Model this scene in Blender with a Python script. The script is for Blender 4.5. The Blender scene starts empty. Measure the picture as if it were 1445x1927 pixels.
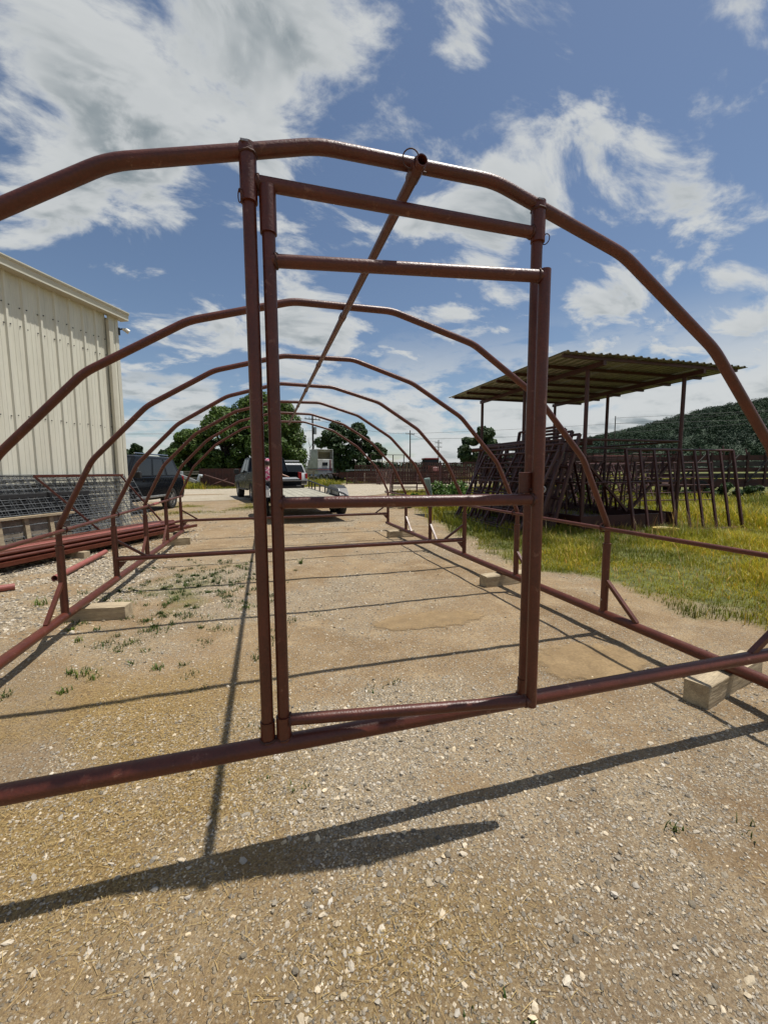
import bpy, math, random
import numpy as np
from mathutils import Vector, Matrix
random.seed(7); rng = np.random.default_rng(11)
R = math.radians
sc = bpy.context.scene
col = sc.collection
# ------------------------------------------------------------------ camera
cam_d = bpy.data.cameras.new('camera'); cam = bpy.data.objects.new('camera', cam_d); col.objects.link(cam)
YAW, PITCH, ROLL = 0.2810, -0.0999, -0.0049
fw = Vector((math.sin(YAW)*math.cos(PITCH), math.cos(YAW)*math.cos(PITCH), math.sin(PITCH)))
r0 = Vector((math.cos(YAW), -math.sin(YAW), 0)); u0 = r0.cross(fw)
rr = r0*math.cos(ROLL) + u0*math.sin(ROLL); uu = -r0*math.sin(ROLL) + u0*math.cos(ROLL)
CAM = Vector((-0.502, -1.385, 1.327))
mw = Matrix((rr, uu, -fw)).transposed().to_4x4(); mw.translation = CAM
cam.matrix_world = mw
cam_d.sensor_fit = 'VERTICAL'; cam_d.sensor_height = 36; cam_d.lens = 36*768.575/1927
cam_d.clip_start = 0.02; cam_d.clip_end = 5000
sc.camera = cam
# ------------------------------------------------------------------ sky, sun, exposure
SUN_EL = R(72.2)
world = bpy.data.worlds.new('World'); sc.world = world; world.use_nodes = True
world.cycles.sampling_method = 'MANUAL'; world.cycles.sample_map_resolution = 256
SKY_STRENGTH, CLOUD_STRENGTH = 0.088, 0.62

def build_sky():
    nt = world.node_tree; N = nt.nodes; L = nt.links; N.clear()
    def nd(t, **k):
        n = N.new(t)
        for a, b in k.items(): setattr(n, a, b)
        return n
    def val(s, v):
        if isinstance(v, (int, float)): s.default_value = v
        else: L.new(v, s)
    def m(op, a, b=0.0, c=None, clamp=False):
        n = nd('ShaderNodeMath', operation=op, use_clamp=clamp); val(n.inputs[0], a); val(n.inputs[1], b)
        if c is not None: val(n.inputs[2], c)
        return n.outputs[0]
    def ss(x, lo, hi):
        n = nd('ShaderNodeMapRange', interpolation_type='SMOOTHSTEP'); val(n.inputs[0], x)
        n.inputs[1].default_value = lo; n.inputs[2].default_value = hi; return n.outputs[0]
    sky = nd('ShaderNodeTexSky', sky_type='NISHITA'); sky.sun_disc = False
    sky.sun_elevation = SUN_EL; sky.sun_rotation = R(90); sky.altitude = 150; sky.air_density = 1.0; sky.dust_density = 0.6; sky.ozone_density = 1.2
    tc = nd('ShaderNodeTexCoord'); sp = nd('ShaderNodeSeparateXYZ'); L.new(tc.outputs['Generated'], sp.inputs[0])
    z = m('MAXIMUM', sp.outputs[2], 0.0)
    # a layer of air at one height: direction -> position on the layer
    zz = m('ADD', z, 0.35)
    px = m('DIVIDE', sp.outputs[0], zz); py = m('DIVIDE', sp.outputs[1], zz)
    cb = nd('ShaderNodeCombineXYZ'); val(cb.inputs[0], px); val(cb.inputs[1], py); cb.inputs[2].default_value = 4.30
    # streaks run along one wind direction
    mp = nd('ShaderNodeMapping'); L.new(cb.outputs[0], mp.inputs[0]); mp.inputs['Rotation'].default_value = (0, 0, R(-38)); mp.inputs['Scale'].default_value = (0.75, 1.2, 1.0)
    def noise(vec, scale, detail, rough, dist):
        n = nd('ShaderNodeTexNoise'); L.new(vec, n.inputs['Vector']); n.inputs['Scale'].default_value = scale
        n.inputs['Detail'].default_value = detail; n.inputs['Roughness'].default_value = rough; n.inputs['Distortion'].default_value = dist
        return n.outputs[0]
    NS = (5.2, 9, 0.60, 0.35)
    n1 = noise(mp.outputs[0], *NS)
    n2 = noise(cb.outputs[0], 1.3, 2, 0.5, 0.0)
    n0 = m('ADD', n1, m('MULTIPLY', m('SUBTRACT', n2, 0.5), 0.22))
    d = m('MULTIPLY_ADD', n0, 1.7, -0.34)
    # the same cloud a little nearer the sun: how much of it stands in its own light
    ts = nd('ShaderNodeVectorMath', operation='SUBTRACT'); ts.inputs[0].default_value = (0.23, 0.0, 4.30); L.new(cb.outputs[0], ts.inputs[1])
    nn = nd('ShaderNodeVectorMath', operation='NORMALIZE'); L.new(ts.outputs[0], nn.inputs[0])
    so = nd('ShaderNodeVectorMath', operation='SCALE'); L.new(nn.outputs[0], so.inputs[0]); so.inputs['Scale'].default_value = 0.05
    po = nd('ShaderNodeVectorMath', operation='ADD'); L.new(cb.outputs[0], po.inputs[0]); L.new(so.outputs[0], po.inputs[1])
    mp2 = nd('ShaderNodeMapping'); L.new(po.outputs[0], mp2.inputs[0]); mp2.inputs['Rotation'].default_value = (0, 0, R(-38)); mp2.inputs['Scale'].default_value = (0.75, 1.2, 1.0)
    nl = noise(mp2.outputs[0], 5.2, 4, 0.55, 0.35)
    for cx, cy, a, b, c, e, amp in BANKS:   # the cloud banks of the day
        sv = nd('ShaderNodeVectorMath', operation='SUBTRACT'); L.new(cb.outputs[0], sv.inputs[0]); sv.inputs[1].default_value = (cx, cy, 4.30)
        d1 = nd('ShaderNodeVectorMath', operation='DOT_PRODUCT'); L.new(sv.outputs[0], d1.inputs[0]); d1.inputs[1].default_value = (a, b, 0)
        d2 = nd('ShaderNodeVectorMath', operation='DOT_PRODUCT'); L.new(sv.outputs[0], d2.inputs[0]); d2.inputs[1].default_value = (c, e, 0)
        q = m('MULTIPLY_ADD', d1.outputs['Value'], d1.outputs['Value'], m('MULTIPLY', d2.outputs['Value'], d2.outputs['Value']))
        d = m('MULTIPLY_ADD', m('EXPONENT', m('MULTIPLY', q, -1.0)), amp*0.95, d)
    mask = ss(d, 0.50, 0.74)
    # cumulus low over the horizon
    cb2 = nd('ShaderNodeCombineXYZ'); val(cb2.inputs[0], m('MULTIPLY', sp.outputs[0], 3.0)); val(cb2.inputs[1], m('MULTIPLY', sp.outputs[1], 3.0)); val(cb2.inputs[2], m('MULTIPLY', sp.outputs[2], 9.0))
    n3 = noise(cb2.outputs[0], 1.9, 8, 0.58, 0.2)
    east = m('MULTIPLY', sp.outputs[0], 0.16)
    low = m('ADD', m('MULTIPLY', ss(z, 0.40, 0.10), 0.10), east)
    m2 = ss(m('ADD', n3, low), 0.525, 0.65)
    mask = m('MAXIMUM', mask, m('MULTIPLY', m2, ss(z, 0.34, 0.14)))
    mask = m('MULTIPLY', mask, 0.94)
    thick = m('MAXIMUM', ss(d, 0.60, 0.98), m('MULTIPLY', ss(n3, 0.48, 0.75), ss(z, 0.36, 0.1)))
    selfsh = ss(m('SUBTRACT', nl, m('MULTIPLY', n1, 0.9)), -0.03, 0.13)
    shade = m('SUBTRACT', 1.0, m('MULTIPLY', thick, m('ADD', 0.15, m('MULTIPLY', selfsh, 0.85))))
    mixc = nd('ShaderNodeMix', data_type='RGBA'); val(mixc.inputs[0], shade)
    mixc.inputs[6].default_value = (0.36, 0.43, 0.465, 1); mixc.inputs[7].default_value = (0.97, 1.0, 1.0, 1)
    b1 = nd('ShaderNodeBackground'); L.new(sky.outputs[0], b1.inputs[0]); b1.inputs[1].default_value = SKY_STRENGTH
    b2 = nd('ShaderNodeBackground'); L.new(mixc.outputs[2], b2.inputs[0]); b2.inputs[1].default_value = CLOUD_STRENGTH
    mx = nd('ShaderNodeMixShader'); val(mx.inputs[0], mask); L.new(b1.outputs[0], mx.inputs[1]); L.new(b2.outputs[0], mx.inputs[2])
    out = nd('ShaderNodeOutputWorld'); L.new(mx.outputs[0], out.inputs[0])
BANKS = [(-0.318, 0.848, 5.273, 2.362, 0.804, 5.762, 0.2), (-0.035, 0.761, 5.967, 0.534, 1.795, 8.264, 0.17), (-0.235, 0.983, 5.583, 1.618, 0.947, 6.974, 0.18), (0.523, 0.692, 7.248, -5.853, 5.669, 15.009, 0.14), (0.189, 0.713, 13.928, -3.567, 2.891, 10.336, 0.2), (0.312, 0.634, 18.541, -9.49, 5.976, 18.755, 0.2), (0.201, 1.014, 7.135, -1.33, 1.435, 5.652, -0.13), (0.07, 0.716, 15.349, -1.058, 4.573, 18.403, 0.2), (0.383, 0.963, 7.406, -2.982, 4.213, 13.331, 0.22), (0.577, 0.976, 9.35, -5.729, 4.798, 12.64, 0.2), (-0.297, 1.657, 3.606, 0.748, 0.07, 3.377, -0.12), (0.574, 0.561, 5.588, -6.31, 4.266, 10.806, -0.14), (0.785, 0.607, 8.428, -12.104, 7.624, 16.497, -0.12), (0.875, 0.712, 6.932, -9.295, 7.895, 15.936, 0.26), (0.966, 0.659, 10.631, -17.252, 6.41, 12.143, 0.12), (1.098, 0.824, 6.689, -9.655, 6.921, 11.872, 0.26), (1.341, 0.863, 6.549, -11.043, 6.169, 8.877, 0.18), (0.952, 1.018, 6.508, -6.431, 5.191, 10.055, 0.22), (0.119, 1.223, 9.708, -0.776, 1.848, 8.997, 0.16), (-0.102, 1.494, 6.71, 0.624, 0.746, 7.209, 0.22), (0.222, 1.415, 5.104, -0.741, 1.739, 8.004, 0.24), (0.67, 0.476, 15.606, -25.156, 11.34, 26.99, 0.14), (0.624, 0.891, 7.557, -5.559, 5.116, 12.735, 0.15)]
build_sky()
sun_d = bpy.data.lights.new('sun', 'SUN'); sun = bpy.data.objects.new('sun', sun_d); col.objects.link(sun)
sun_d.energy = 5.0; sun_d.angle = R(0.53); sun_d.color = (1.0, 0.955, 0.88)
sun.rotation_euler = (0, math.pi/2 - SUN_EL, 0); sun.location = (8, 0, 25)
sc.view_settings.view_transform = 'Standard'; sc.view_settings.look = 'None'; sc.view_settings.exposure = 0.07; sc.view_settings.gamma = 1.0
sc.view_settings.use_curve_mapping = False
sc.cycles.max_bounces = 5; sc.cycles.use_adaptive_sampling = True; sc.cycles.adaptive_threshold = 0.015; sc.cycles.transparent_max_bounces = 8; sc.cycles.caustics_reflective = False; sc.cycles.caustics_refractive = False

# ------------------------------------------------------------------ materials
def mat(name, base, rough=0.6, metal=0.0, var=0.25, vscale=6.0, base2=None, bump=0.0, bscale=40.0, spec=0.5, attr=None, transl=0.0, coat=0.0, fine=0.0, wear=None, wlim=0.60, stretch=None):
    m = bpy.data.materials.new(name); m.use_nodes = True; nt = m.node_tree; N = nt.nodes; L = nt.links
    b = N['Principled BSDF']; b.inputs['Roughness'].default_value = rough; b.inputs['Metallic'].default_value = metal
    b.inputs['Specular IOR Level'].default_value = spec; b.inputs['Coat Weight'].default_value = coat; b.inputs['Coat Roughness'].default_value = 0.08
    tc = N.new('ShaderNodeTexCoord')
    if base2 is None: base2 = tuple(c*(1-var) for c in base)
    class _P: outputs = {'Object': tc.outputs['Object']}
    if stretch:
        mpn = N.new('ShaderNodeMapping'); mpn.inputs['Scale'].default_value = stretch; L.new(tc.outputs['Object'], mpn.inputs[0]); _P.outputs = {'Object': mpn.outputs[0]}
    tc = _P
    nz = N.new('ShaderNodeTexNoise'); nz.inputs['Scale'].default_value = vscale; nz.inputs['Detail'].default_value = 6; nz.inputs['Roughness'].default_value = 0.62
    L.new(tc.outputs['Object'], nz.inputs['Vector'])
    rp = N.new('ShaderNodeMapRange'); rp.inputs[1].default_value = 0.36; rp.inputs[2].default_value = 0.64; L.new(nz.outputs[0], rp.inputs[0])
    mx = N.new('ShaderNodeMix'); mx.data_type = 'RGBA'; L.new(rp.outputs[0], mx.inputs[0])
    mx.inputs[6].default_value = (*base2, 1); mx.inputs[7].default_value = (*base, 1)
    out = mx.outputs[2]
    if fine:
        n3 = N.new('ShaderNodeTexNoise'); n3.inputs['Scale'].default_value = vscale*14; n3.inputs['Detail'].default_value = 4; L.new(tc.outputs['Object'], n3.inputs['Vector'])
        r3 = N.new('ShaderNodeMapRange'); r3.inputs[1].default_value = .3; r3.inputs[2].default_value = .7; r3.inputs[3].default_value = 1-fine; r3.inputs[4].default_value = 1+fine; L.new(n3.outputs[0], r3.inputs[0])
        mf = N.new('ShaderNodeMix'); mf.data_type = 'RGBA'; mf.blend_type = 'MULTIPLY'; mf.inputs[0].default_value = 1; L.new(out, mf.inputs[6]); L.new(r3.outputs[0], mf.inputs[7]); out = mf.outputs[2]
    if wear:
        n4 = N.new('ShaderNodeTexNoise'); n4.inputs['Scale'].default_value = vscale*2.3; n4.inputs['Detail'].default_value = 9; n4.inputs['Roughness'].default_value = 0.72; L.new(tc.outputs['Object'], n4.inputs['Vector'])
        r4 = N.new('ShaderNodeMapRange'); r4.inputs[1].default_value = wlim; r4.inputs[2].default_value = wlim+0.07; r4.inputs[4].default_value = 0.75; L.new(n4.outputs[0], r4.inputs[0])
        mw_ = N.new('ShaderNodeMix'); mw_.data_type = 'RGBA'; L.new(r4.outputs[0], mw_.inputs[0]); L.new(out, mw_.inputs[6]); mw_.inputs[7].default_value = (*wear, 1); out = mw_.outputs[2]
    if attr:
        at = N.new('ShaderNodeAttribute'); at.attribute_name = attr
        m3 = N.new('ShaderNodeMix'); m3.data_type = 'RGBA'; m3.blend_type = 'MULTIPLY'; m3.inputs[0].default_value = 1
        L.new(out, m3.inputs[6]); L.new(at.outputs['Color'], m3.inputs[7]); out = m3.outputs[2]
    L.new(out, b.inputs['Base Color'])
    rv = N.new('ShaderNodeMapRange'); rv.inputs[3].default_value = max(0.02, rough-0.08); rv.inputs[4].default_value = min(1, rough+0.10); L.new(nz.outputs[0], rv.inputs[0]); L.new(rv.outputs[0], b.inputs['Roughness'])
    if bump:
        n2 = N.new('ShaderNodeTexNoise'); n2.inputs['Scale'].default_value = bscale; n2.inputs['Detail'].default_value = 5; L.new(tc.outputs['Object'], n2.inputs['Vector'])
        bp = N.new('ShaderNodeBump'); bp.inputs['Strength'].default_value = bump; bp.inputs['Distance'].default_value = 0.01; L.new(n2.outputs[0], bp.inputs['Height']); L.new(bp.outputs[0], b.inputs['Normal'])
    if transl:
        tr = N.new('ShaderNodeBsdfTranslucent'); L.new(out, tr.inputs[0])
        ms = N.new('ShaderNodeMixShader'); ms.inputs[0].default_value = transl
        L.new(b.outputs[0], ms.inputs[1]); L.new(tr.outputs[0], ms.inputs[2]); L.new(ms.outputs[0], N['Material Output'].inputs[0])
    return m
M = {}
M['red'] = mat('red_oxide_paint', (0.098, 0.0215, 0.0095), 0.40, var=0.30, vscale=9, bump=0.16, bscale=140, fine=0.16, wear=(0.19, 0.085, 0.055), wlim=0.605)
M['red_dark'] = mat('dark_red_oxide_paint', (0.075, 0.020, 0.015), 0.5, var=0.35, vscale=5, bump=0.1, bscale=90, fine=0.15)
M['red_rust'] = mat('rusty_steel', (0.085, 0.028, 0.019), 0.75, base2=(0.042, 0.018, 0.013), vscale=4, bump=0.3, bscale=60, fine=0.2)
M['red_pale'] = mat('sun_faded_red_paint', (0.30, 0.092, 0.075), 0.5, var=0.2, vscale=7, bump=0.1, bscale=120, fine=0.1)
M['scuff'] = mat('bare_steel_weld', (0.42, 0.38, 0.36), 0.4, 0.6, var=0.4, vscale=60)
M['steel'] = mat('galvanised_wire', (0.125, 0.132, 0.138), 0.5, 0.3, var=0.35, vscale=3)
M['zinc'] = mat('zinc_ring', (0.35, 0.35, 0.34), 0.35, 0.8, var=0.3, vscale=20)
M['timber'] = mat('weathered_timber', (0.47, 0.385, 0.25), 0.8, base2=(0.27, 0.21, 0.135), vscale=6, bump=0.5, bscale=30, fine=0.25, stretch=(0.25, 2.2, 2.2), wear=(0.13, 0.10, 0.07), wlim=0.62)
M['greywood'] = mat('grey_wood', (0.31, 0.265, 0.20), 0.85, base2=(0.16, 0.135, 0.10), vscale=4, bump=0.5, bscale=30, fine=0.25)
M['wall'] = mat('cream_wall_sheet', (0.70, 0.685, 0.575), 0.45, base2=(0.61, 0.59, 0.485), vscale=2.0, fine=0.05, stretch=(1.6, 1.6, 0.12), wear=(0.45, 0.42, 0.33), wlim=0.63)
M['trim'] = mat('cream_trim', (0.58, 0.55, 0.44), 0.45, var=0.12, vscale=1.2)
M['gutter'] = mat('pale_gutter', (0.62, 0.60, 0.50), 0.4, var=0.1, vscale=2)
M['roofsheet'] = mat('galvanised_roof_sheet', (0.30, 0.29, 0.23), 0.45, 0.35, base2=(0.20, 0.19, 0.15), vscale=2.5, fine=0.12)
M['blackpaint'] = mat('black_car_paint', (0.006, 0.007, 0.009), 0.25, var=0.1, vscale=3, spec=0.1, coat=0.0)
M['silverpaint'] = mat('white_car_paint', (0.36, 0.37, 0.38), 0.3, var=0.06, vscale=2, coat=0.5)
M['whitepaint'] = mat('white_truck_paint', (0.62, 0.62, 0.60), 0.4, base2=(0.42, 0.41, 0.38), vscale=1.5, coat=0.2, fine=0.08)
M['glass'] = mat('tinted_glass', (0.008, 0.012, 0.016), 0.08, var=0.1, vscale=2, spec=0.22)
M['rubber'] = mat('tyre_rubber', (0.018, 0.018, 0.018), 0.85, var=0.3, vscale=12, bump=0.3)
M['alloy'] = mat('alloy_rim', (0.48, 0.48, 0.48), 0.3, 0.8, var=0.2, vscale=8)
M['chrome'] = mat('chrome', (0.65, 0.65, 0.65), 0.15, 1.0, var=0.1, vscale=5)
M['blackplastic'] = mat('black_plastic', (0.02, 0.02, 0.021), 0.6, var=0.3, vscale=8)
M['blacksteel'] = mat('black_steel', (0.025, 0.024, 0.024), 0.5, var=0.35, vscale=6, bump=0.1)
M['taillight'] = mat('red_lens', (0.30, 0.012, 0.015), 0.15, var=0.2, vscale=10, coat=0.5)
M['deck'] = mat('grey_deck_plank', (0.36, 0.34, 0.27), 0.85, base2=(0.25, 0.235, 0.185), vscale=3, bump=0.3, bscale=20, fine=0.15)
M['stripe_red'] = mat('red_stripe', (0.32, 0.03, 0.04), 0.4, var=0.15, vscale=4)
M['stripe_blue'] = mat('navy_stripe', (0.03, 0.04, 0.10), 0.4, var=0.15, vscale=4)
M['tan_inside'] = mat('tan_fibreglass', (0.20, 0.165, 0.085), 0.8, base2=(0.11, 0.09, 0.05), vscale=1.6, fine=0.15)
M['alu'] = mat('dull_aluminium', (0.36, 0.37, 0.37), 0.45, 0.5, var=0.35, vscale=5)
M['tank'] = mat('pale_grey_sheet', (0.42, 0.46, 0.48), 0.5, 0.2, var=0.25, vscale=3)
M['tractor'] = mat('tractor_red', (0.20, 0.022, 0.022), 0.35, var=0.15, vscale=3)
M['lamp'] = mat('lamp_lens', (0.7, 0.68, 0.6), 0.2, var=0.1, vscale=5)
M['pedestal'] = mat('grey_green_enamel', (0.24, 0.32, 0.29), 0.45, var=0.2, vscale=6)
M['yellow'] = mat('yellow_plastic', (0.55, 0.42, 0.12), 0.5, var=0.2, vscale=10)
M['polewood'] = mat('utility_pole_wood', (0.07, 0.060, 0.052), 0.9, var=0.3, vscale=2)
M['wire'] = mat('power_cable', (0.06, 0.06, 0.065), 0.6, var=0.1)
M['bark'] = mat('bark', (0.055, 0.042, 0.032), 0.95, base2=(0.028, 0.022, 0.018), vscale=3, bump=0.8, bscale=10)
M['leaf'] = mat('oak_leaf', (0.095, 0.150, 0.030), 0.55, base2=(0.06, 0.108, 0.022), vscale=0.6, attr='tint', transl=0.25, spec=0.3)
M['leaf2'] = mat('dark_leaf', (0.050, 0.085, 0.028), 0.55, base2=(0.032, 0.06, 0.02), vscale=0.6, attr='tint', transl=0.2, spec=0.3)
M['forest'] = mat('forest_leaf', (0.034, 0.062, 0.030), 0.7, base2=(0.022, 0.045, 0.026), vscale=0.02, attr='tint', transl=0.1, spec=0.2)
M['grass'] = mat('grass_blade', (0.30, 0.315, 0.036), 0.5, base2=(0.20, 0.245, 0.028), vscale=0.8, attr='tint', transl=0.42, spec=0.3)
M['weed'] = mat('weed_leaf', (0.095, 0.17, 0.030), 0.5, base2=(0.065, 0.125, 0.022), vscale=2, attr='tint', transl=0.35, spec=0.3)
M['straw'] = mat('straw', (0.50, 0.37, 0.155), 0.65, base2=(0.40, 0.29, 0.12), vscale=3, attr='tint', transl=0.15)
M['stone'] = mat('limestone_chip', (0.50, 0.455, 0.365), 0.85, base2=(0.41, 0.365, 0.285), vscale=14, attr='tint', bump=0.4, bscale=120)
M['puddle'] = mat('wet_mud', (0.40, 0.285, 0.150), 0.5, base2=(0.30, 0.21, 0.11), vscale=5, fine=0.12, spec=0.25)
M['skin'] = mat('skin', (0.42, 0.24, 0.17), 0.5, var=0.1)
M['denim'] = mat('dark_denim', (0.03, 0.04, 0.07), 0.85, var=0.2, vscale=20)

def pattern_cloth():
    m = bpy.data.materials.new('pink_print_cloth'); m.use_nodes = True; N = m.node_tree.nodes; L = m.node_tree.links; b = N['Principled BSDF']; b.inputs['Roughness'].default_value = 0.85
    tc = N.new('ShaderNodeTexCoord'); v = N.new('ShaderNodeTexNoise'); v.inputs['Scale'].default_value = 16; v.inputs['Detail'].default_value = 3; L.new(tc.outputs['Object'], v.inputs['Vector'])
    r = N.new('ShaderNodeValToRGB'); r.color_ramp.elements[0].position = 0.47; r.color_ramp.elements[1].position = 0.52
    r.color_ramp.elements[0].color = (0.55, 0.03, 0.14, 1); r.color_ramp.elements[1].color = (0.75, 0.55, 0.58, 1); L.new(v.outputs[0], r.inputs[0]); L.new(r.outputs[0], b.inputs['Base Color'])
    return m
M['pink'] = pattern_cloth()

# ------------------------------------------------------------------ numpy noise
_perm = rng.random((512, 512))
def vnoise(x, y):
    xi = np.floor(x).astype(int); yi = np.floor(y).astype(int); fx = x-xi; fy = y-yi
    fx = fx*fx*(3-2*fx); fy = fy*fy*(3-2*fy); g = lambda a, b: _perm[a % 512, b % 512]
    return (g(xi, yi)*(1-fx)+g(xi+1, yi)*fx)*(1-fy)+(g(xi, yi+1)*(1-fx)+g(xi+1, yi+1)*fx)*fy
def fbm(x, y, o=5, rough=0.5):
    x = np.asarray(x, float); y = np.asarray(y, float); s = 0; a = 1; t = 0
    for i in range(o):
        s = s+a*vnoise(x*2**i+17.3*i, y*2**i+5.7*i); t += a; a *= rough
    return s/t
def sstep(x, a, b):
    t = np.clip((np.asarray(x, float)-a)/(b-a), 0, 1); return t*t*(3-2*t)
def gz(x, y):
    x = np.asarray(x, float); y = np.asarray(y, float)
    f = np.exp(-((x/40)**2+(y/60)**2))
    h = ((fbm(x*0.8+3, y*0.8, 3)-0.5)*0.030 + (fbm(x*5, y*5+9, 3)-0.5)*0.014)*f
    # wheel-worn hollows that hold water
    for cx, cy, sx, sy, d in ((0.85, 1.91, 0.55, 0.2, 0.010), (1.62, 0.84, 0.36, 0.28, 0.008), (0.55, 6.0, 0.35, 0.16, 0.01)):
        h = h-d*np.exp(-(((x-cx)/sx)**2+((y-cy)/sy)**2))
    return h
def edge_x(y):   # where the field of grass begins
    ys = [-6, 0.96, 1.52, 2.09, 2.73, 3.14, 4.0, 5.72, 9.3, 13.8, 24, 26, 60]; xs = [4.6, 3.62, 3.46, 3.40, 3.15, 2.9, 2.87, 3.1, 3.8, 4.7, 7.4, 12, 60]
    return np.interp(y, ys, xs)
def veg(x, y):
    x = np.asarray(x, float); y = np.asarray(y, float)
    n = fbm(x*1.3, y*1.3, 5, 0.65)-0.5
    v = sstep(x-edge_x(y)+n*1.7, -0.15, 0.55)*(y < 40)
    v = np.maximum(v, sstep(y+n*3, 41, 43.0)*(x > -2))
    v = np.maximum(v, sstep(y+n*3, 32, 34.0)*(x <= 6))
    # verge of thin grass before the road and inside the frame
    v = np.maximum(v, 0.75*sstep(fbm(x*0.9+4, y*1.6, 4), 0.50, 0.62)*np.exp(-(((x+2.7)/2.6)**2+((y-15.0)/2.2)**2)))
    v = np.maximum(v, 0.55*sstep(fbm(x*2.2+4, y*2.2, 4), 0.50, 0.66)*np.exp(-(((x+1.35)/0.75)**2+((y-3.5)/1.0)**2)))
    return v
def strawm(x, y):
    x = np.asarray(x, float); y = np.asarray(y, float)
    n = fbm(x*1.7+31, y*1.7, 4)
    a = np.exp(-(((x+1.35)/0.75)**2+((y-0.75)/0.85)**2))*1.25+np.exp(-(((x+0.15)/0.42)**2+((y+0.42)/0.2)**2))*0.75+np.exp(-(((x+0.85)/0.5)**2+((y-0.2)/0.35)**2))*0.6
    a += 0.25*np.exp(-(((x-3.3)/0.5)**2+((y-2.6)/1.2)**2))
    return np.clip(a*sstep(n, 0.33, 0.56), 0, 1)
def gravelm(x, y):
    x = np.asarray(x, float); y = np.asarray(y, float)
    n = fbm(x*1.5+7, y*1.5+3, 5, 0.6)
    a = 0.30+0.75*np.exp(-(((x+3.3)/1.1)**2+((y-5.0)/3.2)**2))+0.45*np.exp(-(((x+0.05)/0.55)**2+((y-0.75)/0.9)**2))+0.35*np.exp(-(((x-1.3)/0.6)**2+((y+0.45)/0.5)**2))
    a += 0.45*np.exp(-(((x+1.2)/0.9)**2+((y-3.6)/1.3)**2))+0.4*np.exp(-(((x-0.1)/0.5)**2+((y-3.6)/0.8)**2))+0.45*np.exp(-(((x-1.2)/1.6)**2+((y-9)/1.8)**2))+0.3*np.exp(-(((x+0.45)/0.3)**2+((y-0.12)/0.25)**2))+0.35*np.exp(-(((x+2.3)/2.5)**2+((y-12.5)/1.6)**2))
    a -= 0.35*np.exp(-(((x-1.7)/0.8)**2+((y-1.6)/1.3)**2))
    return np.clip(a*sstep(n, 0.40, 0.58)*1.2, 0, 1)

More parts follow.
